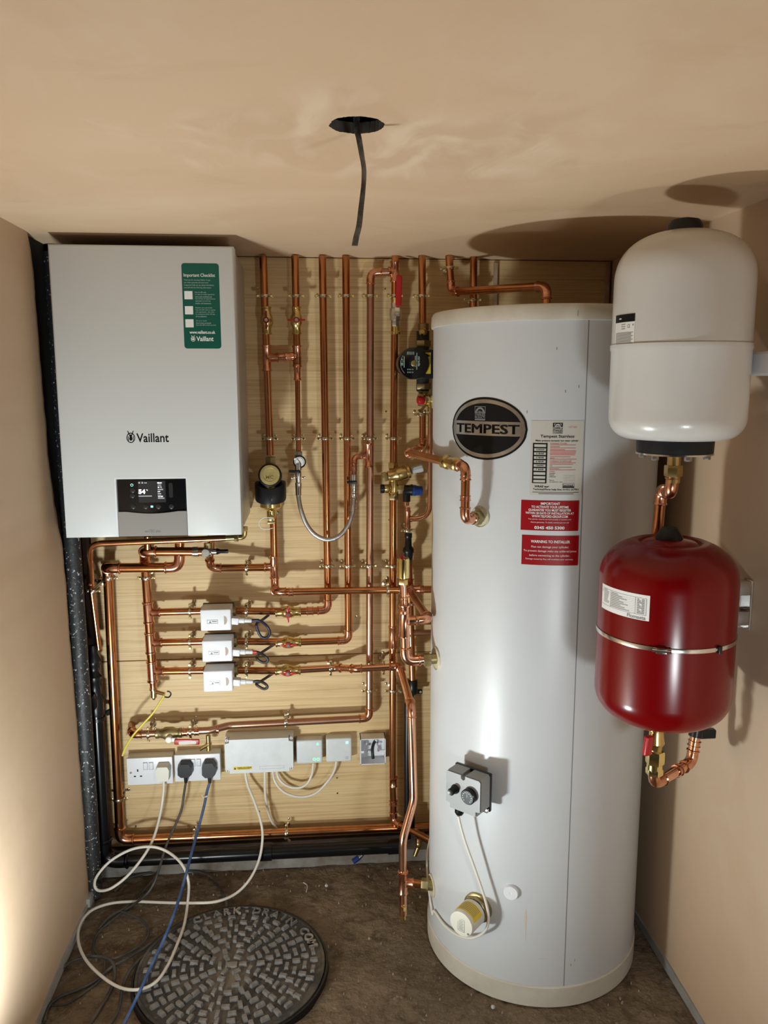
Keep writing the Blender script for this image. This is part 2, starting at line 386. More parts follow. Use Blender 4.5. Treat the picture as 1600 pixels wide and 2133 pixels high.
def elbow(root, p, a, b, r, material='fitting', ext=1.15, R=None):
    p, a, b = V(p), V(a).normalized(), V(b).normalized(); R = R or r*1.9
    ang = a.angle(b); t = R/math.tan(ang/2); arc = []
    for k in range(9):
        s = k/8; arc.append((p+a*t)*(1-s)**2 + p*2*s*(1-s) + (p+b*t)*s**2)
    e = r*ext; f = r*1.12; g = r*1.3
    path = [p+a*(t+e), p+a*(t+e*.88), p+a*(t+e*.76), p+a*(t+e*.6), p+a*(t+e*.3)]+arc+[p+b*(t+e*.3), p+b*(t+e*.6), p+b*(t+e*.76), p+b*(t+e*.88), p+b*(t+e)]
    rr = [f, g, g, f, f]+[f]*9+[f, f, g, g, f]
    return obj('elbow', MB().tube(path, rr, 18), material, root)
def sleeve(root, p, d, r, L, material='fitting', name='coupling', k=1.12):
    p, d = V(p), V(d).normalized(); f = r*k; g = f*1.14; h = L/2; e = min(.0045, L*.12)
    prof = [(f, -h), (g, -h+e*.2), (g, -h+e), (f, -h+e*1.6), (f, h-e*1.6), (g, h-e), (g, h-e*.2), (f, h)]
    return obj(name, MB().lathe(prof, p, d, 20), material, root)
def tee(root, p, d, b, r, rb=None, L=None, Lb=None, material='fitting'):
    p, d, b = V(p), V(d).normalized(), V(b).normalized(); rb = rb or r; L = L or r*5.2; Lb = Lb or r*3.0
    mb = MB()
    def prof(R, h0, h1, two):
        f = R*1.12; g = R*1.29; e = .0045
        q = [(f, h0)] if not two else [(f, h0), (g, h0+e*.2), (g, h0+e), (f, h0+e*1.6)]
        return q+[(f, h1-e*1.6), (g, h1-e), (g, h1-e*.2), (f, h1)]
    mb.lathe(prof(r, -L/2, L/2, True), p, d, 20); mb.lathe(prof(rb, 0, Lb, False), p, b, 20)
    mb.lathe([(rb*1.12, r*.9), (rb*1.3, r*.6)], p, b, 20, caps=False)
    return obj('tee', mb, material, root)
def run(name, label, pts, r, material='copper', corners=None, group='copper pipe runs on the plywood board', cat='pipe', fmat='fitting'):
    """one pipe run; corners: 'e' soldered elbow, or a number = radius of a pulled bend"""
    pts = [V(p) for p in pts]; n = len(pts)-2; corners = corners or ['e']*n
    lo = min(pts, key=lambda p: p.z)
    root = thing(name, label, cat, lo, group)
    rad = [r*1.9 if c == 'e' else c for c in corners]
    obj('pipe', MB().tube(fillet(pts, rad), r, 18), material, root)
    for i, c in enumerate(corners):
        if c == 'e': elbow(root, pts[i+1], pts[i]-pts[i+1], pts[i+2]-pts[i+1], r, fmat)
    return root
def cable(name, label, pts, r, material, cat='cable', group=None, n=10, seg=8):
    pts = [V(p) for p in pts]
    o = obj(name, MB().tube(smooth(pts, seg), r, n), material)
    return tag(o, label, cat, group)

# ================================================================== the room
H = 1.8788; XL = -0.6705; XR = 0.9066; YB = 0.020; YF = -2.75; T = 0.05
def grid_plane(P, nu, nv, disp=None):
    mb = MB(); vs = []
    for i in range(nu+1):
        for j in range(nv+1): vs.append(P(i/nu, j/nv))
    mb.add(vs, [(i*(nv+1)+j, (i+1)*(nv+1)+j, (i+1)*(nv+1)+j+1, i*(nv+1)+j+1) for i in range(nu) for j in range(nv)]); return mb
from mathutils import noise as mnoise
def fl(u, v):
    x = XL-.03+(XR-XL+.06)*u; y = YF+(YB-YF)*v
    d = mnoise.fractal(V((x*4, y*4, 0)), 1.0, 2.0, 4)*.006 + mnoise.fractal(V((x*22, y*22, 3)), 1.0, 2.0, 3)*.0030 + mnoise.noise(V((x*70, y*70, 5)))*.0008
    dm = math.hypot(x+.229, y+.50)
    d -= max(0, 1-max(0, dm-.25)/.05)*.006
    dt = math.hypot(x-.587, y+.425); d *= 1 if dt > .33 else .15
    return V((x, y, d-.004))
struct('floor', grid_plane(fl, 190, 380), 'concrete', 'rough brown concrete floor with grit and dirt')
MB_ = MB().box(((XL+XR)/2, (YF+YB)/2, -.06), (XR-XL+.3, YB-YF+.3, .06)); struct('floor_slab', MB_, 'dark')
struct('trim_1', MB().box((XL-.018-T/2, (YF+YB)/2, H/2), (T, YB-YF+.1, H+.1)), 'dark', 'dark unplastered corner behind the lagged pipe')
struct('wall_right', MB().box((XR+T/2, (YF+YB)/2, H/2), (T, YB-YF+.1, H+.1)), 'plaster_wall', 'bare pink plaster wall beside the expansion vessels')
struct('wall_back', MB().box(((XL+XR)/2, YB+T/2, H/2), (XR-XL+.1, T, H+.1)), 'brick_dark', 'dark wall behind the plywood boards')
# ceiling with the round hole left for a lamp
HC = V((0.0715, -1.224, H)); hr = 0.039
def ceil():
    cx, cy = HC.x, HC.y; x0, x1, y0, y1 = XL-.02, XR+.02, YF-.02, YB+.02
    ang = sorted([2*PI*k/72 for k in range(72)]+[math.atan2(y-cy, x-cx) % (2*PI) for x in (x0, x1) for y in (y0, y1)])
    inn, out, top = [], [], []
    for a in ang:
        r = hr*(1+.05*mnoise.noise(V((math.cos(a)*2.2, math.sin(a)*2.2, 1)))+.025*random.uniform(-1, 1))
        c, s = math.cos(a), math.sin(a); inn.append(V((cx+r*c, cy+r*s, H)))
        t = min([(x1-cx)/c if c > 1e-9 else 1e9, (x0-cx)/c if c < -1e-9 else 1e9, (y1-cy)/s if s > 1e-9 else 1e9, (y0-cy)/s if s < -1e-9 else 1e9])
        out.append(V((cx+t*c, cy+t*s, H))); top.append(V((cx+r*c*1.04, cy+r*s*1.04, H+.016)))
    n = len(ang); mb = MB()
    mb.add(inn+out+top, [(k, (k+1) % n, n+(k+1) % n, n+k) for k in range(n)]+[(k, 2*n+k, 2*n+(k+1) % n, (k+1) % n) for k in range(n)]); return mb
co = struct('ceiling', ceil(), 'plaster_ceiling', 'low skimmed plaster ceiling with a round cable hole', flat=True)
co.data.materials.append(M['hole_edge'])
for pg in co.data.polygons:
    if abs(pg.normal.z) < .7: pg.material_index = 1
cv = MB().box((HC.x, HC.y, H+.13), (.5, .5, .22)); cvo = struct('ceiling_void', cv, 'dark')
me = cvo.data; bm = bmesh.new(); bm.from_mesh(me)
bmesh.ops.delete(bm, geom=[f for f in bm.faces if f.calc_center_median().z < H+.03], context='FACES'); bm.to_mesh(me); bm.free()
cap = MB()
for (x0, x1, y0, y1) in ((XL-.06, HC.x-.25, YF-.06, YB+.06), (HC.x+.25, XR+.06, YF-.06, YB+.06), (HC.x-.25, HC.x+.25, YF-.06, HC.y-.25), (HC.x-.25, HC.x+.25, HC.y+.25, YB+.06)):
    cap.box(((x0+x1)/2, (y0+y1)/2, H+.045), (x1-x0, y1-y0, .03))
struct('ceiling_deck', cap, 'dark')
# a joist seen through the hole
jo = obj('timber_batten', MB().box((HC.x-.030, HC.y+.01, H+.05), (.018, .30, .05), rotm('Z', .35), .002), 'grey_cap'); tag(jo, 'grey batten end seen inside the ceiling hole', 'batten')
# grey membrane strip left bare along the foot of the side walls
def skirting(name, x, s, y0, y1, hb, ht):
    mb = MB(); n = 60; vs = []
    for i in range(n+1):
        y = y0+(y1-y0)*i/n; h = hb+ht*mnoise.fractal(V((y*7, x*5, 0)), 1, 2, 4)
        vs += [V((x, y, 0)), V((x+s*.004, y, 0)), V((x+s*.004, y, max(.006, h))), V((x, y, max(.006, h)))]
    for i in range(n):
        for k in range(4): mb.f.append((4*i+k, 4*i+4+k, 4*i+4+(k+1) % 4, 4*i+(k+1) % 4))
    mb.v = vs; return struct(name, mb, 'membrane', flat=True)
skirting('baseboard_left', XL, 1, -2.6, -.19, .030, .010)
skirting('baseboard_right', XR, -1, -2.6, -.1, .024, .008)
# the left plaster stops short of the corner with a ragged end
EDGE = [(0.0, -.182), (.118, -.176), (.349, -.180), (.57, -.184), (.818, -.200), (1.05, -.206), (1.092, -.212), (1.13, -.232), (1.217, -.258), (1.334, -.283), (1.457, -.286), (1.636, -.296), (1.799, -.300), (1.84, -.312), (H, -.330)]
def skim():
    mb = MB(); n = 150; vs = []
    for i in range(n+1):
        z = H*i/n; k = max(j for j in range(len(EDGE)-1) if EDGE[j][0] <= z+1e-9); (za, ya), (zb_, yb_) = EDGE[k], EDGE[k+1]
        ye = ya+(yb_-ya)*(z-za)/(zb_-za)+.009*mnoise.fractal(V((z*9, 1, 0)), 1, 2, 5)+.003*mnoise.noise(V((z*60, 0, 0)))
        vs += [V((XL-.018, YF, z)), V((XL, YF, z)), V((XL, ye-.03, z)), V((XL-.003, ye-.008, z)), V((XL-.009, ye, z)), V((XL-.018, ye, z))]
    mb.v = vs
    for i in range(n):
        for k in range(6): mb.f.append((6*i+k, 6*i+(k+1) % 6, 6*i+6+(k+1) % 6, 6*i+6+k))
    return mb
struct('wall_left', skim(), 'plaster_wall', 'bare pink plaster wall beside the boiler', angle=60)

# concrete kerb under the boards
kb = MB(); n = 60; vs = []
for i in range(n+1):
    x = XL+(XR-XL)*i/n; e = .004*mnoise.fractal(V((x*12, 0, 0)), 1, 2, 4)
    vs += [V((x, YB, 0)), V((x, -.055+e, -.004)), V((x, -.048+e, .030+e)), V((x, YB, .034+e))]
kb.v = vs
for i in range(n):
    for k in range(4): kb.f.append((4*i+k, 4*i+(k+1) % 4, 4*i+4+(k+1) % 4, 4*i+4+k))
struct('trim_2', kb, 'kerb', 'grey concrete kerb at the foot of the back wall')

# plywood boards with screws
zj = A(230, 1378, 0).z; zb = A(240, 1764, 0).z; xb = A(222, 1700, 0).x
def board(name, label, x0, x1, z0, z1):
    r = thing(name, label, 'board', (x0, 0, z0), 'plywood boards on the back wall')
    obj('sheet', MB().box(((x0+x1)/2, .009, (z0+z1)/2), (x1-x0, .018, z1-z0), None, .001, 1), 'plywood', r)
    return r
up = board('plywood_board', 'upper plywood board behind the copper risers', XL+.012, XR-.004, zj+.0012, H-.002)
lowb = board('plywood_board', 'lower plywood board behind the sockets and junction box', xb, XR-.004, zb, zj-.0012)
for b, px, py in ((up, 537, 600), (up, 802, 601), (up, 804, 857), (up, 811, 1083), (up, 742, 1284), (lowb, 702, 1620), (lowb, 703, 1652), (lowb, 540, 1690), (lowb, 283, 1720)):
    p = A(px, py, 0); o = obj('screw', MB().lathe([(.0030, .0008), (.0030, -.0006), (.0012, -.0009)], p, (0, 1, 0), 12), 'zinc', b)
    s = MB().box(p+V((0, -.0011, 0)), (.003, .0004, .0008)).box(p+V((0, -.0011, 0)), (.0008, .0004, .003)); obj('slot', s, 'dark', o, flat=True)
# pale plaster-coloured strips behind the cylinder, seen above its lid
for px, yy, lab in ((1033, 545, 'pale streaked strip on the board above the cylinder lid'), (1266, 545, 'pale vertical strip in the dark corner behind the cylinder')):
    a = A(px, 545, -.004); o = obj('pale_strip', MB().box((a.x, -.004, H-.16), (.012, .008, .30), None, .001, 1), 'plaster_edge'); tag(o, lab, 'batten')

# ================================================================== boiler
BX0, BX1, BZ0, BZ1, BY = -.6218, -.1814, 1.1318, 1.849, -.3595
bo = thing('wall_boiler', 'white wall-hung gas boiler with black display panel', 'boiler', ((BX0+BX1)/2, -.18, BZ0))
bw, bh = BX1-BX0, BZ1-BZ0; bcx = (BX0+BX1)/2
obj('casing', MB().box((bcx, (BY+.052-.012)/2, (BZ0+BZ1)/2), (bw-.006, -(BY+.052)-.012, bh-.006), None, .004), 'boiler_side', bo)
# front cover with a notch for the control panel
ctl0, ctl1 = A(241, 1000, BY), A(391, 1115, BY); cx0, cx1, cz1 = ctl0.x, ctl1.x, A(315, 998, BY).z
def cover(e):
    return [(BX0+e, BZ0+e), (cx0-e, BZ0+e), (cx0-e, cz1+e), (cx1+e, cz1+e), (cx1+e, BZ0+e), (BX1-e, BZ0+e), (BX1-e, BZ1-e), (BX0+e, BZ1-e)]
fr = MB(); lv_ = [(0, .054), (0, .0045), (.0012, .0018), (.0045, 0)]; vs = []
for e, d in lv_: vs += [V((x, BY+d, z)) for x, z in cover(e)]
fr.add(vs, [(8*i+k, 8*i+(k+1) % 8, 8*i+8+(k+1) % 8, 8*i+8+k) for i in range(3) for k in range(8)]+[(24, 25, 26, 31), (26, 27, 30, 31), (27, 28, 29, 30)])
obj('front_cover', fr, 'boiler_white', bo, angle=50)
for yy in (.058, .066, .112):
    obj('side_seam', MB().box((BX1-.0028, BY+yy, (BZ0+BZ1)/2), (.0012, .0018, bh-.02)), 'silver' if yy != .066 else 'dark', bo)
obj('bottom_tray', MB().box((bcx, (BY-.03)/2, BZ0+.004), (bw-.02, -(BY)-.06, .012)), 'dark', bo)
# control panel
zc = A(315, 1066, BY).z; zl = BZ0+.001
def PF(u, v, lift): return V((u, BY+.006-lift, v))
cp = obj('control_panel', MB().box(((cx0+cx1)/2, BY+.012, (zc+cz1)/2-.004), (cx1-cx0-.002, .010, cz1-zc+.008-.002), None, .003), 'black_gloss', bo)
n = 16; poly = [(cx0+.001, zl), (cx1-.001, zl)]+[(cx1-.001-(cx1-cx0-.002)*k/n, zc-.0055*math.sin(PI*min(1, max(0, (k/n-.12)/.76)))**1.0) for k in range(n+1)]
fl_ = obj('flap', MB().prism(poly, lambda u, v, d: V((u, BY+d, v)), .0035, .014), 'silver', bo)
Print(lambda u, v, l: V((u, BY+.0035-l, v))).text('ecoTEC plus', A(302, 1110, BY).x, A(302, 1111.5, BY).z, A(334, 1110, BY).x, A(302, 1104, BY).z, .01, .0004).out('lettering', 'ink_grey', fl_)
def bx(px, py): p = A(px, py, BY); return p.x, p.z
def PR(px0, py0, px1, py1): a, b = bx(px0, py0), bx(px1, py1); return min(a[0], b[0]), min(a[1], b[1]), max(a[0], b[0]), max(a[1], b[1])
PC = lambda u, v, l: V((u, BY+.007-l, v))
Print(PC).rect(*PR(286, 1003, 345, 1047), .0004).out('screen', 'screen', cp)
p = Print(PC); p.text('54', *PR(287, 1020, 302, 1029.5), .05, .0009); p.text('°C', *PR(303, 1020, 307, 1023), .02, .0009)
for t, a in (('08:01', (326.5, 1005, 336, 1008)), ('50 °C', (327.5, 1014, 336, 1017)), ('OFF', (327.5, 1023.5, 333, 1026)), ('2.2 bar', (328, 1032.5, 339, 1036))): p.text(t, *PR(*a), .02, .0009)
p.out('lettering', 'screen_white', cp)
p = Print(PC)
for a in ((287, 1004.5, 291, 1008), (293.5, 1004.5, 297, 1008), (299, 1005.5, 305, 1007.5), (287.5, 1033.2, 315.5, 1035), (327.5, 1010, 335, 1012), (327.5, 1019, 339, 1021.5), (327.5, 1028, 335, 1030.5), (328, 1037.5, 342, 1039.5)): p.rect(*PR(*a), .0008)
p.out('small_print', 'screen_grey', cp)
for px, py in ((275, 1022), (274.5, 1033), (276, 1056), (302, 1056), (329, 1056), (356, 1056)):
    c = A(px, py, BY); obj('button', MB().lathe([(.0062, 0), (.0062, .001), (.0055, .0014)], (c.x, BY+.007, c.z), (0, -1, 0), 20), 'button_black', cp)
c = bx(355, 1022); Print(PC).rrect(c[0]-.005, c[1]-.019, c[0]+.005, c[1]+.019, .004, .0006).out('slider', 'button_black', cp)
c = bx(273.5, 1011); Print(PC).ring(c[0], c[1], .0035, .0035, .001, 20, .0008).out('indicator_light', 'led_teal', cp)
c = bx(315.5, 1056); Print(PC).rect(c[0]-.003, c[1]-.0025, c[0]+.003, c[1]+.0025, .0008).out('indicator_light', 'led_teal', cp)
# emblem and name on the cover
PB = lambda u, v, l: V((u, BY-l, v))
def emblem(pr, u, v, h):
    pr.ring(u, v-.05*h, .40*h, .48*h, .07*h, 32)
    pr.disc(u, v-.12*h, .15*h, .20*h, n=20); pr.disc(u, v+.14*h, .13*h, .12*h, n=16)
    for s in (-1, 1):
        pr.poly([(u+s*.06*h, v+.2*h), (u+s*.17*h, v+.24*h), (u+s*.30*h, v+.62*h), (u+s*.22*h, v+.60*h)])
        pr.poly([(u+s*.19*h, v-.32*h), (u+s*.25*h, v-.32*h), (u+s*.28*h, v+.10*h), (u+s*.21*h, v+.10*h)])
p = Print(PB); p.text('Vaillant', *PR(284, 903, 352, 921), .012); c = bx(272.5, 911); emblem(p, c[0], c[1], bx(272, 900)[1]-bx(272, 922)[1]); p.out('lettering', 'ink_black', bo)
# green checklist sticker
s0 = bx(379.5, 546); s1 = bx(457, 551); s2 = bx(382.5, 725); s3 = bx(460, 727)
su0 = (s0[0]+s2[0])/2; su1 = (s1[0]+s3[0])/2; sv1 = (s0[1]+s1[1])/2; sv0 = (s2[1]+s3[1])/2
st = Print(PB).rrect(su0, sv0, su1, sv1, .007, .0004).out('checklist_sticker', 'sticker_green', bo); st['label'] = 'green checklist sticker with white print'
# map crop coordinates (1117 x 2133 view of px 370..480, 530..740) to the sticker
def su(x): return su0+(x-100)/(885-100)*(su1-su0)
def sv(y): return sv1-(y-170)/(2000-170)*(sv1-sv0)
p = Print(PB)
p.text('Important Checklist', su(140), sv(480), su(800), sv(385), .008, .0008)
p.text('www.vaillant.co.uk', su(220), sv(1680), su(765), sv(1610), .02, .0008)
p.text('Vaillant', su(360), sv(1840), su(725), sv(1735), .02, .0008); emblem(p, su(290), sv(1785), sv(1730)-sv(1850))
p.out('lettering', 'ink_white', st)
p = Print(PB)
p.para(['Thank you for choosing Vaillant. To get', 'your boiler guarantee and smart home', 'integration fully set up, please familiarise', 'yourself with the following information:'], su(140), su(770), sv(510), sv(510)-sv(564), sv(510)-sv(548), .0, .0008)
p.para(['Scan the QR code', 'to read our boiler guarantee', 'terms and conditions and', 'the full list of requirements', 'applicable to both the', 'installer and homeowner'], su(365), su(790), sv(770), sv(770)-sv(817), sv(770)-sv(804), .0, .0008)
p.para(['Register your guarantee', 'Scan the QR code to register', 'your guarantee - this must', 'be completed within 30 days', 'of installation'], su(365), su(790), sv(1104), sv(1104)-sv(1150), sv(1104)-sv(1136), .0, .0008)
p.para(['Get your boiler', 'Smart home connected', 'Scan the QR to find out how'], su(365), su(790), sv(1384), sv(1384)-sv(1430), sv(1384)-sv(1416), .0, .0008)
p.out('small_print', 'ink_pale', st)
p = Print(PB)
for y0, y1 in ((762, 938), (1085, 1262), (1366, 1542)): p.rect(su(140), sv(y1), su(312), sv(y0), .0007)
p.out('white_panel', 'ink_white', st)

# ================================================================== hot water cylinder
TC = V((.5867, -.4248, 0)); TR = .2796; TH = 1.6885
def PT(a0, R=TR):
    a0 = math.radians(a0)
    return lambda u, v, l: V((TC.x+(R+l)*math.sin(a0+u/R), TC.y-(R+l)*math.cos(a0+u/R), v))
def tn(a): a = math.radians(a); return V((math.sin(a), -math.cos(a), 0))
def tt(a): a = math.radians(a); return V((math.cos(a), math.sin(a), 0))
def tp(a, z, l=0): return TC + tn(a)*(TR+l) + Z*z
def tcyl(px, py, R=TR):
    d = ray(px, py); o = V((CAM.x-TC.x, CAM.y-TC.y)); e = V((d.x, d.y)); a = e.dot(e); b = o.dot(e); c = o.dot(o)-R*R
    t = (-b-math.sqrt(max(0, b*b-a*c)))/a; P = CAM+d*t; return math.degrees(math.atan2(P.x-TC.x, TC.y-P.y)), P.z
tk = thing('hot_water_cylinder', 'tall white hot water cylinder with cream lid standing on the floor', 'water tank', TC)
zlid = 1.6535
obj('jacket', MB().lathe([(TR, .045), (TR, zlid+.01)], TC, Z, 128), 'tank_white', tk)
obj('base_ring', MB().lathe([(TR-.02, 0), (TR+.003, .001), (TR+.0035, .052), (TR+.001, .055), (TR-.02, .055)], TC, Z, 128), 'tank_cream', tk)
obj('lid', MB().lathe([(TR-.01, zlid-.002), (TR+.005, zlid-.001), (TR+.006, zlid+.004), (TR+.005, TH-.010), (TR+.001, TH-.002), (TR-.012, TH), (.001, TH+.002)], TC, Z, 128), 'tank_cream', tk)
mb = MB()
for z0, z1 in [(.055, zlid)]:
    P = PT(2.4); mb.add([P(-.0009, z0, .0003), P(.0009, z0, .0003), P(.0009, z1, .0003), P(-.0009, z1, .0003)], [(0, 1, 2, 3)])
obj('seam', mb, 'ink_grey', tk, flat=True)
# bosses
for nm, px, py, r, h in (('pipe_boss', 1001, 1077, .0245, .004), ('pipe_boss', 906, 1368, .030, .004), ('pipe_boss', 898, 1838, .030, .004)):
    a, z = tcyl(px, py); a = {1001: -45.5, 906: -80, 898: -84}[px]
    o = obj(nm, MB().lathe([(r, -.006), (r, h-.001), (r-.001, h), (r-.004, h*.4), (.001, h*.4)], tp(a, z), tn(a), 36), 'foam_cream', tk)
a, z = tcyl(1065, 1857)
obj('blanking_cap', MB().lathe([(.0185, -.004), (.0185, .006), (.0170, .0085), (.003, .0085), (.002, .0075), (.0001, .0075)], tp(a, z), tn(a), 36), 'white_plastic', tk)
P = PT(0); p = Print(P)
def tuv(px, py): a, z = tcyl(px, py); return math.radians(a)*TR, z
u, v = tuv(1095, 1910); p.poly([(u, v+.022), (u+.003, v), (u+.0015, v-.030), (u, v-.032), (u-.003, v)], .0004); p.rect(u+.0008, v-.062, u+.0016, v-.03, .0004)
u, v = tuv(1131, 1997); p.rect(u-.010, v-.0006, u+.010, v+.0006, .0004)
p.out('scratch', 'scratch', tk)
p = Print(P)
for px, py in ((1160, 726), (1206, 805), (1098, 858), (1178, 815), (1197, 2000), (1189, 2010)): u, v = tuv(px, py); p.rect(u-.0007, v-.003, u+.0007, v+.003, .0004)
p.out('scuff', 'ink_grey', tk)
u, v = tuv(1202, 653); P2 = PT(0, TR+.006); Print(P2).rect(u-.0006, v-.006, u+.0006, v+.006, .0006).out('scuff', 'ink_grey', tk)
# oval badge
a0 = -44.0; PBg = PT(a0); u0, v0 = 0.0, 1.4165; RU, RV = .1020, .0705
bd = Print(PBg).disc(u0, v0, RU, RV, .0012, 64).out('oval_badge', 'ink_black', tk); bd['label'] = 'oval black and silver badge'
def curved_disc(pr, cu, cv, ru, rv, lift, vmin=-9, vmax=9, n=60):
    vs = []; fs = []
    for i in range(n+1):
        x = -1+2*i/n; h = math.sqrt(max(0, 1-x*x))*rv; lo, hi = max(cv-h, vmin), min(cv+h, vmax)
        if hi <= lo: lo = hi = (lo+hi)/2
        vs += [pr.P(cu+ru*x, lo, lift), pr.P(cu+ru*x, hi, lift)]
    fs = [(2*i, 2*i+2, 2*i+3, 2*i+1) for i in range(n)]; pr.mb.add(vs, fs)
bd.data = None if False else bd.data
pr = Print(PBg); curved_disc(pr, u0, v0, RU, RV, .0008); old = bd.data; bd.data = mesh('oval_badge', pr.mb, 'ink_black', flat=True)
pr = Print(PBg); curved_disc(pr, u0, v0, RU*.955, RV*.935, .0012); pr.out('silver_plate', 'steel', bd)
pr = Print(PBg); curved_disc(pr, u0, v0, RU*.875, RV*.815, .0016, vmin=v0+.0165); curved_disc(pr, u0, v0, RU*.875, RV*.815, .0016, vmax=v0-.0155); pr.out('black_field', 'ink_black', bd)
pr = Print(PBg); [pr.text('TEMPEST', u0-.083+dx, v0-.0105+dz, u0+.083+dx, v0+.0100+dz, 0, .0016) for dx in (-.0012, 0, .0012) for dz in (-.0005, .0005)]; pr.out('lettering', 'ink_black', bd)
pr = Print(PBg); pr.text('STAINLESS', u0-.0260, v0+.0285, u0+.0020, v0+.0345, .02, .0021); pr.text('PRODUCTS', u0-.0260, v0+.0225, u0+.0020, v0+.0278, .02, .0021); pr.rect(u0-.0260, v0+.0188, u0+.0020, v0+.0215, .0021)
pr.ring(u0-.012, v0+.0355, .0125, .0125, .004, 20, .0021, 0, PI); pr.text('Telford', u0-.019, v0+.0362, u0-.005, v0+.0405, .01, .0021)
pr.frame(u0-.0265, v0+.0350, u0+.0025, v0+.0500, .0012, .0021, 4); pr.out('small_print', 'ink_grey', bd)
# data plate: crop (1235 x 2133 view of px 1040..1260, 820..1200)
def tlab(tl, tr, bl, br):
    a = tuv(*tl); b = tuv(*tr); c = tuv(*bl); d = tuv(*br)
    return (a[0]+c[0])/2, (c[1]+d[1])/2, (b[0]+d[0])/2, (a[1]+b[1])/2
L0 = tlab((1104.5, 878), (1215, 874), (1106, 1030), (1212, 1031))
dp = Print(P).rect(*L0, .0005, 12).out('data_plate', 'label_paper', tk); dp['label'] = 'white printed data label with red and black lines'
def lu(x): return L0[0]+(x-360)/(980-360)*(L0[2]-L0[0])
def lv(y): return L0[3]-(y-310)/(1200-310)*(L0[3]-L0[1])
p = Print(P)
p.text('Tempest Stainless', lu(470), lv(522), lu(870), lv(478), .015, .0009)
p.text('Mains pressure domestic hot water cylinder', lu(415), lv(563), lu(922), lv(537), .02, .0009)
p.text('COPPER &', lu(612), lv(412), lu(728), lv(388), .02, .0009); p.text('STAINLESS', lu(612), lv(440), lu(728), lv(416), .02, .0009); p.text('CYLINDERS', lu(612), lv(464), lu(728), lv(444), .02, .0009)
p.ring(lu(670), lv(384), lu(715)-lu(670), lv(340)-lv(384), .0012, 16, .0009, 0, PI); p.rect(lu(612), lv(345), lu(728), lv(336), .0009, 3); p.rect(lu(612), lv(384), lu(626), lv(336), .0009); p.rect(lu(714), lv(384), lu(728), lv(336), .0009); p.text('Telford', lu(640), lv(380), lu(702), lv(362), .01, .0009)
p.rect(lu(385), lv(1060), lu(400), lv(577), .0009); p.rect(lu(540), lv(1058), lu(556), lv(575), .0009)
ys = [590, 638, 686, 733, 781, 829, 876, 924, 972, 1018]
for y in ys: p.rect(lu(385), lv(y+2), lu(556), lv(y-13), .0008, 3)
p.rect(lu(385), lv(1060), lu(556), lv(1050), .0008, 3)
for y, t in ((655, '210 LITRES 545x1450'), (703, '3 BAR'), (750, '3 BAR'), (798, '6 BAR'), (846, '7 BAR/90C'), (893, '7 BAR')): p.text(t, lu(425), lv(y+9), lu(520), lv(y-7), .02, .0010)
p.text('WRAS', lu(415), lv(1112), lu(520), lv(1086), .03, .0009); p.poly([(lu(528), lv(1092)), (lu(560), lv(1100)), (lu(594), lv(1090)), (lu(575), lv(1108)), (lu(540), lv(1110))], .0009)
p.frame(lu(748), lv(1100), lu(890), lv(1062), .0006, .0009, 3); p.rect(lu(748), lv(1112), lu(890), lv(1100), .0009, 3); p.text('benchmark', lu(757), lv(1096), lu(880), lv(1070), .02, .0010)
p.text('Technical/Parts help line: 01952 257961', lu(398), lv(1150), lu(944), lv(1122), .02, .0009)
p.rect(lu(393), lv(1171), lu(947), lv(1166), .0009, 10); p.rect(lu(465), lv(1188), lu(880), lv(1183), .0009, 10)
for y, t, x1 in ((937, 'Installer:', 660), (957, 'Name', 645), (978, 'Address', 665), (1022, 'Tel no.', 648), (1043, 'Completion date', 748)): p.text(t, lu(588), lv(y+6), lu(x1), lv(y-6), .01, .0009)
for y in (957, 978, 1000, 1022, 1043): p.rect(lu(755), lv(y+5), lu(895), lv(y+3.5), .0009, 3)
p.out('lettering', 'ink_black', dp)
p = Print(P)
p.text('WARNING TO USER', lu(585), lv(590), lu(785), lv(574), .02, .0009); p.text('WARNING TO INSTALLER', lu(588), lv(802), lu(845), lv(784), .02, .0009)
for y, x1 in ((598, 890), (618, 700), (634, 890), (655, 760), (668, 895), (684, 895), (700, 890), (716, 885), (740, 830), (757, 640), (768, 905), (812, 895), (830, 865), (848, 620), (866, 850), (883, 700), (896, 900), (916, 650)): p.rect(lu(588), lv(y+3), lu(x1), lv(y-3), .0009, 4)
p.text('1 OCT 2024', lu(790), lv(396), lu(895), lv(376), .0, .0009)
p.out('red_print', 'ink_red', dp)
def redlabel(name, lab, corners, lines):
    L = tlab(*corners); o = Print(P).rect(*L, .0006, 12).out(name, 'label_red', tk); o['label'] = lab
    q = Print(P); w_, h_ = L[2]-L[0], L[3]-L[1]
    for t, x0, x1, y0, y1, b in lines: q.text(t, L[0]+x0*w_, L[3]-y1*h_, L[0]+x1*w_, L[3]-y0*h_, b, .0011)
    q.out('lettering', 'ink_white', o)
redlabel('warning_label', 'upper red label with white capitals', ((1085, 1043), (1205.5, 1041), (1085.5, 1105), (1204.5, 1104)), [
    ('IMPORTANT', .34, .67, .055, .14, .02), ('TO ACTIVATE YOUR LIFETIME', .18, .82, .17, .25, .02), ('GUARANTEE YOU MUST REGISTER', .13, .865, .275, .355, .02), ('WITHIN 28 DAYS OF INSTALLATION AT', .08, .915, .38, .455, .02), ('WWW.TELFORD-GROUP.COM', .19, .81, .48, .565, .02),
    ('This cylinder must be serviced annually to maintain your', .13, .875, .60, .65, .0), ('lifetime guarantee. To book a service you can call', .175, .83, .70, .755, .0), ('0345 450 5300', .24, .76, .85, .95, .03)])
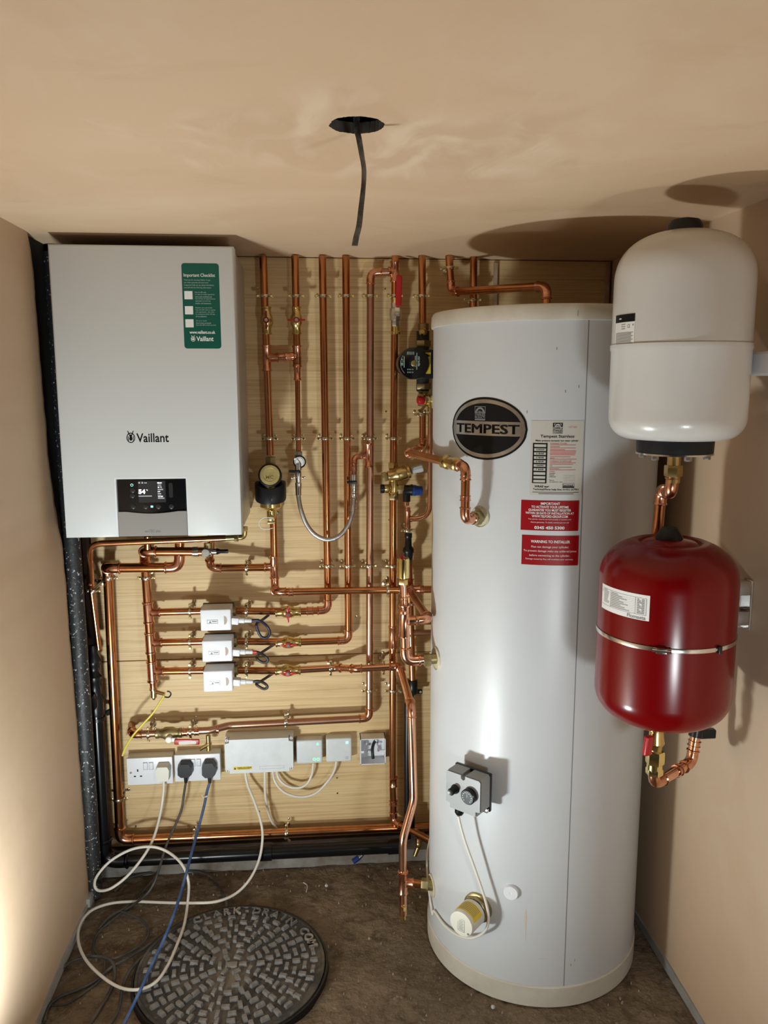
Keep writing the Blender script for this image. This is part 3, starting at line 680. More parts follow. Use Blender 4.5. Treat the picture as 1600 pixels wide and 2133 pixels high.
redlabel('warning_label', 'lower red label with white capitals', ((1086.5, 1115.5), (1205.5, 1114), (1087, 1176.5), (1203.5, 1176)), [
    ('WARNING TO INSTALLER', .16, .845, .155, .25, .02), ('Flux can damage your cylinder.', .17, .83, .345, .43, .0), ('To prevent damage make any soldered joints', .035, .965, .485, .57, .0), ('before connecting to the cylinder.', .14, .85, .635, .72, .0), ('Damage caused by Flux will invalidate your warranty.', .075, .915, .77, .83, .0)])

# ================================================================== copper pipe runs on the boards
r15, r22, r28 = .0075, .011, .014
D = -.045          # centre line of a clipped pipe, measured from the board
FR = -.088         # centre line of a run that crosses in front
G = 'copper pipe runs on the plywood board'

# -- riser 1 (first to the right of the boiler) down to the dirt filter
p1t, p1f = A(548, 533, D), A(563, 948, D)
ru = run('copper_riser', 'first copper riser right of the boiler, from ceiling to dirt filter', [p1t, p1f], r22)
p1m = p1t.lerp(p1f, (742-533)/(948-533))
p2t = A(614.5, 533, D); p2m = A(619, 742, D); p2r = A(620.5, 778, D); p2b = A(622, 940, D)
tee(ru, p1m, Z, p2m-p1m, r22, L=.075, Lb=.034)
sleeve(ru, p1m.lerp(p2m, .5), p2m-p1m, r22*.95, .016, name='coupling')
# -- riser 2 down to the pressure gauge
ru = run('copper_riser', 'second copper riser, narrowing to a small pipe above the pressure gauge', [p2t, p2m], r22)
tee(ru, p2m, Z, p1m-p2m, r22, L=.062, Lb=.034)
obj('reducer', MB().lathe([(r22*1.12, .032), (r22*1.12, .010), (r15*1.35, -.006), (r15*1.3, -.026), (r15*1.5, -.028), (r15*1.5, -.034), (r15*1.2, -.036)], p2m-Z*.034, Z, 20), 'fitting', ru)
obj('pipe', MB().tube([p2m-Z*.04, p2b], r15, 16), 'copper', ru)
# -- riser 3 with the top zone branch
zB = [1274, 1337.5, 1398]
v3t = A(671.5, 533, D); e3 = A(683.5, 1271, D)
ru = run('copper_riser', 'third copper riser, turning left into the top zone valve', [v3t, e3, A(612, 1274, D)], r22)
sleeve(ru, A(646, 1272.5, D), X, r22, .020)
# -- riser 4
v4t = A(720.5, 533, D); e4 = A(726, 1334, D)
ru = run('copper_riser', 'fourth copper riser, turning left into the middle zone valve', [v4t, e4, A(612, 1337.5, D)], r22)
# -- riser 5: leaves riser 6 at the top, runs down and left to the drain assembly
v5a = A(812, 566.5, D); v5e = A(772, 568, D); v5b = A(769.5, 1496, D); v5l = A(470, 1513, D-.005)
jog = A(425, 1521, D-.02)
ru = run('copper_riser', 'fifth copper riser, turning left above the junction box', [v5a, v5e, v5b, A(478, 1511, D-.004), A(440, 1521, D-.030), A(276, 1530, D-.030), A(274, 1506, .012)], r22, 'copper_dull', ['e', 'e', .05, .05, 'e'])
tee(ru, A(768, 948, D), Z, -X, r22, rb=r15, L=.072, Lb=.028)
sleeve(ru, A(386, 1525, D-.030), X, r22, .014); sleeve(ru, A(410, 1523.5, D-.030), X, r22, .014); sleeve(ru, A(452, 1519, D-.022), X, r22, .012)
# -- riser 6: lever valve, mixing valve, then down behind everything
v6t, v6m = A(823.5, 533, D), A(819.5, 975, D)
ru = run('copper_riser', 'sixth copper riser, above the mixing valve and through the red lever valve', [v6t, v6m], r22)
tee(ru, A(822.5, 566, D), Z, -X, r22, L=.060, Lb=.020)
ru = run('copper_riser', 'long copper pipe dropping from the mixing valve toward the floor', [A(818.5, 1036, D), A(818, 1640, D), A(820, 1712, D), A(905, 1756, -.20)], r22, 'copper', [.05, 'e'])
sleeve(ru, A(818, 1327, D), Z, r22, .072); sleeve(ru, A(819.5, 1628, D), Z, r22, .032); sleeve(ru, A(819.5, 1672, D), Z, r22, .014)
td = A(872, 1740, -.137); tee(ru, A(872, 1739, -.137), A(905, 1756, -.20)-A(820, 1712, D), -Z, r22*.98, rb=r15, L=.04, Lb=.024)
obj('drain_cock', MB().lathe([(.006, 0), (.0085, -.004), (.0085, -.016), (.007, -.018)], td-Z*.022, Z, 16).tube([td-Z*.036, td-Z*.066+V((-.012, -.004, 0))], [.0072, .0062], 14), 'brass', ru)
# -- riser 7 to the pump
ru = run('copper_riser', 'seventh copper riser, coming down to the pump', [A(879, 533, D-.01), A(880.5, 684, D-.01)], r22)
# -- pipe over the cylinder lid
topc = V((.548, -.40, TH)); ax = A(1139, 592, topc.y)
ru = run('copper_riser', 'copper pipe crossing above the cylinder lid and entering its top', [A(935.5, 533, D-.02), A(940, 608, D-.02), V((ax.x, topc.y, A(1139, 596, topc.y).z)), V((ax.x, topc.y, TH-.01))], r22)
sleeve(ru, V((ax.x, topc.y, TH+.012)), Z, r22, .012)
run('copper_riser', 'copper pipe behind the cylinder lid, near its left edge', [A(987, 533, D), A(985, 760, D)], r22)

# -- lower left: boiler pipes
mB = D-.012        # manifold depth
ru = run('copper_return', 'thick copper return pipe down the left and along the bottom of the board', [A(374, 1128, -.10), A(374, 1182, -.10), A(224, 1183, -.10), A(224, 1183, D-.005)+V((0, 0, 0)), A(250.5, 1750, D-.005), A(905, 1721, D-.005)], r28, 'copper', ['e', 'e', 'e', 'e'])
ru = run('copper_manifold', 'copper manifold pipe feeding the three white zone actuators', [A(425, 1149, -.115), A(300.5, 1149, -.115), A(300.5, 1149, mB), A(318.5, 1418, mB)], r28*.93, 'copper')
mtop = A(300.5, 1149, mB); mbot = A(318.5, 1418, mB); mdir = mbot-mtop
for py in zB: tee(ru, mtop.lerp(mbot, (py-1149)/(1418-1149)), mdir, X, r28*.93, rb=r22, L=.066, Lb=.036)
dv = mbot
obj('reducer', MB().lathe([(r28*1.05, .012), (r15*1.35, -.008), (r15*1.3, -.022), (r15*1.55, -.023), (r15*1.55, -.029), (r15, -.030)], mbot, Z, 20), 'fitting', ru)
zones = []
for i, py in enumerate(zB):
    lab = ('top', 'middle', 'bottom')[i]
    m0 = mtop.lerp(mbot, (py-1149)/(1418-1149))
    run('zone_branch', 'short copper branch left of the %s zone actuator' % lab, [m0, A(424, py-1.2, mB)], r22, 'copper', group='zone branches')
    run('zone_branch', 'copper pipe between the %s zone actuator and its red-handled valve' % lab, [A(486, py-1.6, mB), A(592, py-.6, D)], r22, 'copper', group='zone branches')
ru = run('copper_flow', 'copper pipe from the boiler bypass valve to the dirt filter leg', [A(437, 1149, -.10), A(437.5, 1183, -.07), A(566, 1182, D)], r22, 'copper')
# -- from the filter down, then right along the board
ru = run('copper_flow', 'copper pipe under the dirt filter, running right behind the air vent', [A(569, 1068, D), A(573, 1226, D), A(574, 1233, FR), A(930, 1227, FR)], r22, 'copper')
tee(ru, A(571, 1181, D), Z, -X, r22, L=.070, Lb=.030); sleeve(ru, A(606, 1233, FR), X, r22, .014)
tee(ru, A(853, 1228, FR), X, A(893, 1284, -.46)-A(853, 1228, FR), r22, L=.066, Lb=.026); sleeve(ru, A(878, 1228, FR), X, r22, .012)
# -- bottom zone branch to the cylinder coil
b3 = [A(612, 1396, D), A(700, 1391, D), A(742, 1393, FR), A(833, 1388, FR-.01), A(857, 1472, -.37), A(862, 1668, -.405), A(839, 1750, -.435), A(839.5, 1905, -.440)]
ru = run('cylinder_return', 'bright copper pipe curving down to the bottom boss of the cylinder', b3, r22, 'copper_bright', ['e', 'e', 'e', 'e', .09, .09])
bt = A(839.5, 1838, -.440); bossL = tp(-84, tcyl(898, 1838)[1]); tee(ru, bt, Z, bossL-bt, r22, L=.066, Lb=.030)
obj('pipe', MB().tube([bt, bossL], r22*.98, 16), 'copper', ru)
bd_ = (bossL-bt).normalized(); obj('union_nut', MB().hexnut(bossL-bd_*.030, bd_, .0175, .020).lathe([(.014, .018), (.014, .032)], bossL-bd_*.030, bd_, 16), 'brass_dull', ru)
obj('drain_cock', MB().lathe([(r15, .05), (r15*1.2, .03), (.0095, .028), (.0095, .012), (.0075, .010), (.0085, -.006), (.006, -.016)], A(839.5, 1905, -.440)-Z*.005, Z, 16).box(A(841, 1893, -.452), (.010, .010, .012), rotm('Z', .5), .001), 'brass_bright', ru)
# -- cylinder flow with air vent
fz = tcyl(906, 1368)[1]; bossF = tp(-80, fz); vY = bossF.y-.004; vx = A(843, 1300, vY).x
vtop = V((vx-.004, vY, A(838, 1212, vY).z)); vb = V((vx+.003, vY, fz-.004)); 
ru = run('cylinder_flow', 'bright copper tee assembly under the brass air vent', [V((vx, vY, A(840, 1262, vY).z)), vb, bossF], r22*1.12, 'copper_bright', fmat='copper_bright')
obj('pipe', MB().tube([vtop+Z*.012, V((vx-.002, vY, A(838, 1246, vY).z))], r15, 16), 'copper_bright', ru)
zt = A(838, 1243, vY).z; obj('reducer', MB().lathe([(r15*1.2, 0), (r15*1.45, -.002), (r15*1.45, -.007), (r15*1.2, -.009), (r15*1.2, -.020), (r22*1.25, -.034), (r22*1.42, -.036), (r22*1.42, -.042), (r22*1.25, -.044)], (vx-.002, vY, zt), Z, 20), 'fitting', ru)
brp = V((vx, vY, A(842, 1293, vY).z)); bre = V((A(893, 1287, vY).x, vY, brp.z+.003)); brk = A(855, 1234, FR-.02)
tee(ru, brp, Z, X, r22*1.1, rb=r22, L=.085, Lb=.036, material='copper_bright')
obj('pipe', MB().tube(fillet([brp, bre, brk], [.025]), r22, 18), 'copper', ru)
elbow(ru, bre, brp-bre, brk-bre, r22); elbow(ru, brk, bre-brk, A(853, 1228, FR)-brk+V((-.03, 0, 0)), r22, ext=.6)
nd = (bossF-vb).normalized(); obj('union_nut', MB().hexnut(bossF-nd*.034, nd, .0175, .018).lathe([(.0135, .016), (.0135, .034)], bossF-nd*.034, nd, 16), 'brass_dull', ru)
# -- tundish discharge: pipe in the background right of riser 6
tx = A(853, 1200, D)
ru = run('discharge_pipe', 'copper discharge pipe dropping from the black tundish into a black waste', [A(851, 1158, D), A(860, 1432, D)], r22, 'copper')
sleeve(ru, A(853, 1212, D), Z, r22, .018)
run('copper_stub', 'short copper stub behind the air vent pipe, right of the discharge pipe', [A(862, 1318, D), A(935, 1318, D)], r22*.9, 'copper_dull')
# -- discharge from the safety valves
q = [A(849, 1056, -.075), A(850, 1103, -.075)]
ru = run('discharge_pipe', 'short copper pipe with a tee between mixing valve and tundish', q, r15, 'copper_bright')
tee(ru, A(849.5, 1081, -.075), Z, X, r15, L=.052, Lb=.014); sleeve(ru, A(849, 1063, -.075), Z, r15, .014)
ru = run('discharge_pipe', 'slim copper relief pipe bending up beside the cylinder', [A(850, 1081, -.075), A(895.5, 1080, -.085), A(896.5, 862, -.085)], r15*1.05, 'copper_bright', [.045])
# -- hot draw-off from the cylinder's upper boss
a1, z1 = -45.5, tcyl(1001, 1077)[1]; bossH = tp(a1, z1); n1 = tn(a1); e1 = bossH+n1*.062
up1 = V((e1.x, e1.y, A(968, 972, e1.y).z)); pb = A(850, 943, -.30)
ru = run('hot_draw_off', 'copper pipe from the upper boss of the cylinder back to the board', [bossH, e1, up1, pb, A(872, 936, -.075), A(880.5, 930, D-.01), A(880.5, 862, D-.01)], r22*.93, 'copper', ['e', 'e', 'e', .02, 'e'])
obj('union_nut', MB().hexnut(bossH+n1*.006, n1, .0175, .020).lathe([(.0135, 0), (.0135, .03)], bossH+n1*.002, n1, 16), 'brass_dull', ru)
for f in (.42, .80): sleeve(ru, e1.lerp(up1, f), Z, r22*.93, .012)
cdir = (pb-up1).normalized(); cp_ = up1+cdir*.085
obj('union_coupling', MB().lathe([(.012, -.040), (.0165, -.038), (.0165, -.022), (.0135, -.020), (.0135, .016), (.0175, .018), (.0175, .036), (.012, .038)], cp_, cdir, 8), 'brass', ru)
# -- condensate / relief pipe under the boiler
cn = [A(470, 1121, -.20), A(186, 1133, -.20), A(190, 1225, -.10), A(206, 1352, -.075)]
ru = run('relief_pipe', 'small copper pipe under the boiler bending down the left wall', cn, r15*1.15, 'copper', [.045, .06])
obj('compression_elbow', MB().hexnut(A(488, 1121, -.2), X, .010, .012).tube(fillet([A(470, 1121, -.2), A(509, 1119, -.2), A(510, 1098, -.2)], [.012]), .0075, 12).hexnut(A(510, 1106, -.2), Z, .0095, .012), 'brass', ru)
sleeve(ru, A(187, 1208, -.112), Z, r15*1.15, .03); sleeve(ru, A(189, 1222, -.1), Z, r15*1.15, .01)
# -- pipe stubs under the boiler
for px, nm in ((440, 'right-hand'), ): run('copper_stub', 'short copper stub between boiler and bypass valve', [A(px, 1112, -.115), A(px, 1142, -.11)], r22*.9, 'copper')
run('copper_stub', 'short copper stub above the manifold elbow under the boiler', [A(308, 1116, -.13), A(308, 1142, -.12)], r22*.95, 'copper')

# -- filling loop leg from riser 5
fl_t = A(768, 948, D)
ru = run('copper_stub', 'small copper elbow from the fifth riser to the filling loop', [fl_t, A(738, 952, -.06), A(737.5, 992, -.07)], r15*1.05, 'copper_dull')
sleeve(ru, A(737.5, 976, -.066), Z, r15*1.05, .012)

# ------------------------------------------------------------------ pipe clips
def clip_proto(r, d):
    """two-screw saddle ring for a vertical pipe; the board is at +y, distance d from the pipe's centre line"""
    root = thing('pipe_clip', '', 'pipe clip'); k = r+.0015
    mb = MB(); n = 20; prof = []
    for i in range(n+1):
        a = 2*PI*i/n; prof.append((math.cos(a), math.sin(a)))
    vs = []; fs = []
    for c, s in prof: vs += [V((c*r*.98, s*r*.98, -.004)), V((c*(k+.0016), s*(k+.0016), -.004)), V((c*(k+.0024), s*(k+.0024), 0)), V((c*(k+.0016), s*(k+.0016), .004)), V((c*r*.98, s*r*.98, .004))]
    for i in range(n):
        for j in range(4): fs.append((5*i+j, 5*i+5+j, 5*i+6+j, 5*i+1+j))
    mb.add(vs, fs); obj('band', mb, 'zinc', root)
    obj('stem', MB().lathe([(.0045, r), (.0045, d-.006), (.010, d-.004), (.011, d)], (0, 0, 0), (0, 1, 0), 14), 'zinc', root)
    for s in (-1, 1):
        e = obj('ear', MB().box((s*(k+.0055), 0, 0), (.012, .006, .008), None, .0018), 'zinc', root)
        obj('screw', MB().lathe([(.0042, 0), (.0042, .002), (.0028, .0042)], (s*(k+.0065), -.003, 0), (0, -1, 0), 12), 'brass_bright', root)
        obj('back_screw', MB().lathe([(.0042, -.001), (.0038, .002), (.0020, .0032)], (s*(k+.004), d, .006), (0, -1, 0), 12), 'zinc', root)
    return root
protos = {}
def clip(px, py, dep, label, horiz=False, r=r22):
    key = (round(r, 4), round(dep, 4))
    p = A(px, py, dep)
    if key not in protos: o = protos[key] = clip_proto(r, -dep)
    else: o = copy_tree(protos[key])
    o.location = p; o.rotation_euler = (0, PI/2 if horiz else 0, 0)
    o['label'] = label; o['group'] = 'brass pipe clips'
    return o
ORD = ('first', 'second', 'third', 'fourth', 'fifth', 'sixth', 'seventh')
for i, px in enumerate((551.5, 617, 673, 721.2, 771, 823, 879)): clip(px, 617, D-.01 if i == 6 else D, 'brass clip near the ceiling on the %s copper riser from the boiler' % ORD[i])
for i, px in enumerate((561.5, 621.5, 677, 722.5, 769, 820)): clip(px, 913, D, 'brass clip halfway up on the %s copper riser from the boiler' % ORD[i], r=r15 if i == 1 else r22)
for px, nm in ((682.5, 'third'), (724.5, 'fourth'), (769, 'fifth'), (818.5, 'sixth')): clip(px, 1178, D, 'brass clip just above the long horizontal pipe on the %s riser' % nm)
clip(769.5, 1438, D, 'brass clip on the fifth riser above its bottom elbow'); clip(818, 1438, D, 'brass clip on the sixth riser beside the black waste clip')
clip(304.5, 1203, mB, 'brass clip on the manifold just under the boiler', r=r28*.93); clip(226, 1203, D-.005, 'brass clip at the top of the thick return pipe', r=r28); clip(247.5, 1664, D-.005, 'brass clip low on the thick return pipe beside the sockets', r=r28)
clip(193, 1230, -.1, 'brass clip on the small pipe beside the black lagged pipe', r=r15*1.15)
clip(937.5, 558, D-.02, 'brass clip at the ceiling above the cylinder lid'); clip(986, 625, D, 'brass clip on the pipe behind the cylinder lid')
clip(879, 863, D-.01, 'brass clip below the red cap of the safety valve', r=r22*.93); clip(849.5, 1104, -.075, 'brass clip just above the black tundish', r=r15); clip(856, 1257, D, 'brass clip on the discharge pipe behind the bright tee')
for i, py in enumerate(zB):
    lab = ('top', 'middle', 'bottom')[i]
    clip(396, py-1, mB, 'brass clip left of the %s zone actuator' % lab, True); clip(513.5, py-1.5, D-.009, 'brass clip right of the %s zone actuator' % lab, True)
clip(514, 1182.5, D-.008, 'brass clip on the pipe between bypass valve and dirt filter', True); clip(689, 1391.5, D, 'brass clip right of the bottom red-handled valve', True); clip(799, 1389.5, FR, 'brass clip left of the diagonal copper pipe', True)
clip(808, 1229, FR, 'brass clip on the long horizontal pipe left of the air vent', True); clip(596, 1503, D-.002, 'brass clip on the dull pipe above the junction box', True)
clip(309.5, 1529, D-.03, 'brass clip left of the long red lever', True); clip(397, 1524.5, D-.03, 'brass clip right of the red lever hub', True); clip(597, 1734, D-.005, 'brass clip on the bottom pipe under the junction box', True, r=r28); clip(405, 1743, D-.005, 'brass clip on the bottom pipe under the sockets', True, r=r28)

# ================================================================== valves and fittings on the pipes
def PY(yf): return lambda u, v, l: V((u, yf-l, v))
def ball_valve(px, py, dep, axis, handle, label, hmat='red_dark', L=.078, dz=0):
    c = A(px, py, dep); ax_ = {'z': Z, 'x': X}[axis]
    rt = thing('isolating_valve', label, 'valve', c, 'brass isolating valves')
    h = L/2
    prof = [(.0118, -h), (.0145, -h+.001), (.0145, -h+.005), (.0128, -h+.006), (.0128, -h+.020), (.0150, -h+.023), (.0175, -.010), (.0185, 0), (.0175, .010), (.0150, h-.023), (.0128, h-.020), (.0128, h-.006), (.0145, h-.005), (.0145, h-.001), (.0118, h)]
    obj('body', MB().lathe(prof, c, ax_, 20), 'brass', rt)
    f = c+V((0, -.017, 0)); obj('stem', MB().lathe([(.008, 0), (.008, .010)], f, (0, -1, 0), 16), 'brass', rt)
    hd = {'z': Z, 'x': X}[handle]; sd = Y.cross(hd)
    hb = MB().lathe([(.0085, .006), (.0085, .012), (.0072, .0135)], f, (0, -1, 0), 20)
    for s in (-1, 1):
        R = basis(hd, Y, sd); hb.box(f+V((0, -.010, 0))+hd*s*.0155, (.019, .004, .006), R, .0012)
    ho = obj('handle', hb, hmat, rt)
    obj('screw', MB().lathe([(.0050, .0130), (.0050, .0155), (.0044, .0162)], f, (0, -1, 0), 16).box(f+V((0, -.0166, 0)), (.0012, .0008, .008), rotm('Y', .5)), 'chrome', ho)
    return rt
ball_valve(555.5, 668, D, 'z', 'z', 'brass valve with upright red handle on the first riser')
ball_valve(617.8, 668, D, 'z', 'x', 'brass valve with sideways red handle on the second riser')
ball_valve(600.5, 1274.5, D, 'x', 'z', 'brass valve with upright red handle at the top zone pipe', 'red_plastic')
ball_valve(601, 1338, D, 'x', 'x', 'brass valve with level red handle at the middle zone pipe', 'red_plastic')
ball_valve(600, 1396.5, D, 'x', 'x', 'brass valve with level red handle at the bottom zone pipe', 'red_plastic')

# red lever valve on riser 6
c = A(824, 655, D); rt = thing('lever_valve', 'chrome lever valve with upright red handle on the sixth riser', 'valve', c)
obj('body', MB().lathe([(.0125, -.034), (.0135, -.032), (.0135, -.018), (.0165, -.016), (.0178, 0), (.0165, .016), (.0135, .018), (.0135, .032), (.0125, .034)], c, Z, 8), 'steel', rt)
obj('olive', MB().lathe([(.0125, -.058), (.0150, -.056), (.0150, -.050), (.0128, -.048), (.0128, -.034)], c, Z, 18), 'brass_bright', rt); obj('olive', MB().lathe([(.0128, .030), (.0128, .042), (.0118, .046)], c, Z, 18), 'brass_bright', rt)
lv_ = MB(); f = c+V((0, -.020, 0)); lv_.lathe([(.007, 0), (.007, .012)], f, (0, -1, 0), 14)
obj('spindle', lv_.box(f+V((.002, -.012, .006)), (.014, .003, .026), None, .001), 'chrome', rt)
obj('lever', MB().box(f+V((.005, -.020, .062)), (.017, .006, .086), rotm('Y', .03), .0028, 3), 'red_plastic', rt)
obj('nut', MB().hexnut(f+V((0, -.0125, 0)), (0, -1, 0), .006, .005), 'chrome', rt)
# long red lever on the drain assembly
c = A(352, 1527, D-.030); rt = thing('lever_valve', 'lever valve with long level red handle above the sockets', 'valve', c)
obj('body', MB().lathe([(.0125, -.040), (.0150, -.038), (.0150, -.030), (.0135, -.028), (.0150, -.018), (.0185, -.012), (.0190, 0), (.0185, .012), (.0150, .018), (.0135, .028), (.0150, .030), (.0150, .038), (.0125, .040)], c, X, 18), 'brass_dull', rt)
f = c+V((.004, -.022, -.008))
obj('hub', MB().lathe([(.010, -.004), (.010, .010), (.008, .012)], f, (0, -1, 0), 16).box(f+V((.010, -.006, -.001)), (.030, .006, .012), rotm('Y', .06), .002), 'ptfe', rt)
obj('lever', MB().box(f+V((.054, -.012, -.007)), (.074, .006, .017), rotm('Y', .045), .003, 3), 'red_plastic', rt)
Print(PY(f.y-.015)).rrect(f.x+.030, f.z-.0135, f.x+.082, f.z-.0035, .004, .0006).out('faded_print', 'label_paper', rt)
# drain tap hanging below it
c = A(434, 1538, D-.025); rt = thing('drain_tap', 'small brass drain tap with angled spout above the sockets', 'tap', c)
obj('body', MB().lathe([(.0075, .010), (.0075, -.012), (.010, -.014), (.010, -.028), (.0065, -.030), (.0085, -.032), (.0085, -.038), (.005, -.040)], c, Z, 16), 'brass', rt)
obj('spout', MB().tube([c+V((0, -.004, -.018)), c+V((-.026, -.012, -.028))], [.006, .0068], 14), 'brass_bright', rt)
# drain cock at the foot of the manifold, with the earth wire looped on its hook
c = A(320, 1440, mB); rt = thing('drain_tap', 'small brass drain cock at the foot of the manifold', 'tap', c)
obj('body', MB().lathe([(.0072, .030), (.0095, .026), (.0095, .012), (.0085, .010), (.0095, 0), (.0095, -.018), (.006, -.020), (.004, -.026)], c, Z, 16), 'brass', rt)
obj('spout', MB().tube([c, c+V((.034, -.010, -.006))], [.0062, .0055], 14), 'brass', rt)

# bypass valve under the boiler
c = A(430, 1149, -.115); rt = thing('bypass_valve', 'chrome bypass valve with black cap under the boiler', 'valve', c)
obj('body', MB().lathe([(.011, -.036), (.0155, -.034), (.0155, -.018), (.0105, -.016), (.0105, -.004), (.016, 0), (.017, .008), (.016, .018), (.009, .020), (.009, .034)], c+V((-.004, 0, 0)), X, 10), 'chrome', rt)
obj('plug', MB().lathe([(.0115, .010), (.0125, .020), (.0110, .023)], c, (0, -1, 0), 18), 'steel', rt)
obj('cap', MB().lathe([(.0085, .028), (.0095, .030), (.0075, .036), (.0060, .040), (.0060, .062)], c, X, 14), 'black_plastic', rt)
obj('neck', MB().lathe([(.0125, .0), (.0125, .026)], c+V((.006, 0, 0)), Z, 16), 'brass_dull', rt)

# dirt filter
zc_ = A(563, 988, -.085).z; fx = A(563, 1000, -.075).x; rt = thing('dirt_filter', 'brass magnetic dirt filter with black collar below the first riser', 'filter', (fx, -.075, A(565, 1070, -.075).z))
def fz_(py): return A(563, py, -.075).z
obj('body', MB().lathe([(.013, fz_(1080)), (.013, fz_(1064)), (.024, fz_(1061)), (.031, fz_(1056)), (.031, fz_(1040)), (.028, fz_(1000)), (.024, fz_(972)), (.015, fz_(966))], (fx, -.070, 0), Z, 28), 'brass', rt)
obj('nut', MB().hexnut((fx+.001, D-.002, fz_(968)), Z, .0165, .020).lathe([(.014, -.010), (.014, .002)], (fx+.001, D-.002, fz_(968)), Z, 18), 'brass_dull', rt)
obj('nut', MB().hexnut((fx+.003, D-.004, fz_(1076)), Z, .0155, .018), 'brass', rt)
mbk = MB(); col = []
n = 36
for i in range(n):      # collar with a dished upper edge in front
    a = 2*PI*i/n; top = fz_(1003)-.018*max(0, -math.sin(a))**2; bot = fz_(1041)-.010*max(0, -math.sin(a))
    for rr, z_ in ((.034, bot), (.044, bot+.001), (.0455, bot+.006), (.0455, top-.004), (.043, top), (.034, top-.001)): col.append(V((fx+rr*math.cos(a), -.072+rr*math.sin(a), z_)))
mbk.add(col, [(6*i+j, 6*((i+1) % n)+j, 6*((i+1) % n)+(j+1) % 6, 6*i+(j+1) % 6) for i in range(n) for j in range(6)])
obj('collar', mbk, 'black_rubber', rt)
fd = V((0, -1, .22)).normalized(); fc = A(562.5, 990, -.105)
obj('canister_rim', MB().lathe([(.030, -.035), (.0335, -.030), (.0335, .004), (.031, .006), (.028, .006)], fc, fd, 36), 'black_rubber', rt)
obj('brass_cap', MB().lathe([(.0285, -.01), (.0285, .013), (.0275, .0145), (.020, .0150), (.019, .0140), (.0001, .0140)], fc, fd, 36), 'brass_cap', rt)
fu = (Z-fd*fd.z).normalized(); fr_ = fd.cross(fu)*-1
Print(lambda u, v, l: fc+fd*(.0140+l)+X*u+fu*v).text('MC', -.011, -.012, .011, -.002, .01, .0004).out('lettering', 'brass_dull', rt)
Print(lambda u, v, l: V((fx+u, -.072-math.sqrt(max(0, .0455**2-u*u))-l, v))).text('E', .004, fz_(1036)-.004, .007, fz_(1036)+.001, 0, .0006).out('lettering', 'ink_grey', rt)
dc = A(565, 1079, -.085)
obj('drain_screw', MB().lathe([(.0075, 0), (.0085, .004), (.0085, .010), (.005, .012)], dc, (0, -1, 0), 16).box(dc+V((0, -.004, -.012)), (.022, .012, .008), None, .002), 'brass_dull', rt)
obj('strap', MB().tube(smooth([A(571, 1079, -.10), A(560, 1078, -.102), A(550, 1078, -.102), A(541, 1085, -.102), A(540, 1093, -.102), A(546, 1101, -.102), A(558, 1102, -.102), A(569, 1100, -.10)], 6), .0012, 8), 'ptfe', rt)
obj('bracket_screw', MB().lathe([(.0075, 0), (.0075, .003), (.005, .006)], A(579, 1070, -.03), (0, -1, 0), 16), 'zinc', rt)

# pressure gauge and filling loop
c = A(624, 962, -.075); rt = thing('pressure_gauge', 'small round pressure gauge with white dial under the second riser', 'gauge', c)
obj('case', MB().lathe([(.012, -.030), (.0180, -.024), (.0190, 0), (.0190, .004), (.0175, .0065), (.0150, .006), (.0150, .004)], c, (0, -1, 0), 32), 'black_gloss', rt)
dl = obj('dial', MB().lathe([(.0152, .0035), (.0152, .0042), (.0001, .0042)], c, (0, -1, 0), 32), 'label_white', rt)
PG = lambda u, v, l: V((c.x+u, c.y-.0042-l, c.z+v))
p = Print(PG); p.ring(0, 0, .0125, .0125, .0012, 24, .0003, -.6, PI+.6); p.out('scale', 'ink_grey', dl)
Print(PG).poly([(-.0010, .0012), (-.0075, .0095), (-.0068, .0102), (.0008, .0016), (.0058, -.0080), (.0046, -.0086)], .0008).out('needle', 'ink_black', dl)
obj('nipple', MB().hexnut(A(622, 950, -.055), Z, .0125, .014).tube([A(622, 942, -.048), A(623.5, 972, -.062)], .0095, 14), 'steel', rt)
def fill_valve(px, py, dep, label, lx, ver):
    c = A(px, py, dep); rt = thing('filling_valve', label, 'valve', c, 'filling loop valves')
    obj('body', MB().lathe([(.0085, -.040), (.0095, -.038), (.0095, -.022), (.0075, -.020), (.0085, -.008), (.0095, .002), (.0085, .014), (.0105, .016), (.0105, .032), (.008, .034)], c, Z, 12), 'chrome', rt)
    obj('lever', MB().box(c+V((lx, -.010, .012)), (.030, .008, .009), None, .002).lathe([(.005, 0), (.005, .012)], c+V((.002, 0, .012)), (0, -1, 0), 12), 'black_plastic', rt)
    if ver == 0:
        for s in (-1, 1): obj('wing', MB().box(c+V((s*.0155, -.003, -.006)), (.011, .006, .007), None, .002), 'zinc', rt)
    else:
        obj('check_body', MB().lathe([(.0085, -.066), (.0105, -.064), (.0105, -.052), (.0085, -.050), (.0105, -.046), (.0105, -.034), (.0085, -.030)], c, Z, 10), 'chrome', rt)
        p = Print(PY(c.y-.0098)); u, v = c.x+.001, c.z-.012; p.ring(u, v, .006, .006, .0012, 18, .0003); p.out('mark', 'ink_black', rt)
    return c
fv0 = fill_valve(621.5, 990, -.075, 'chrome filling valve with black lever under the pressure gauge', -.012, 0)
fv1 = fill_valve(737, 1012, -.075, 'chrome filling valve with black lever left of the fifth riser', -.006, 1)
hp = [A(621.5, 1014, -.08), A(622, 1035, -.085), A(627, 1062, -.095), A(639, 1093, -.10), A(658, 1115, -.105), A(682, 1124, -.105), A(706, 1117, -.105), A(724, 1096, -.10), A(734, 1070, -.092), A(737, 1046, -.085), A(737, 1040, -.08)]
ho = thing('braided_hose', 'braided steel filling hose hanging in a U between two risers', 'hose', hp[5])
obj('braid', MB().tube(smooth(hp, 8), .0068, 14), 'braid', ho)
for i, j in ((0, 1), (-1, -3)): obj('ferrule', MB().tube([hp[i], hp[i].lerp(hp[j], .85)], .0085, 14), 'chrome', ho)

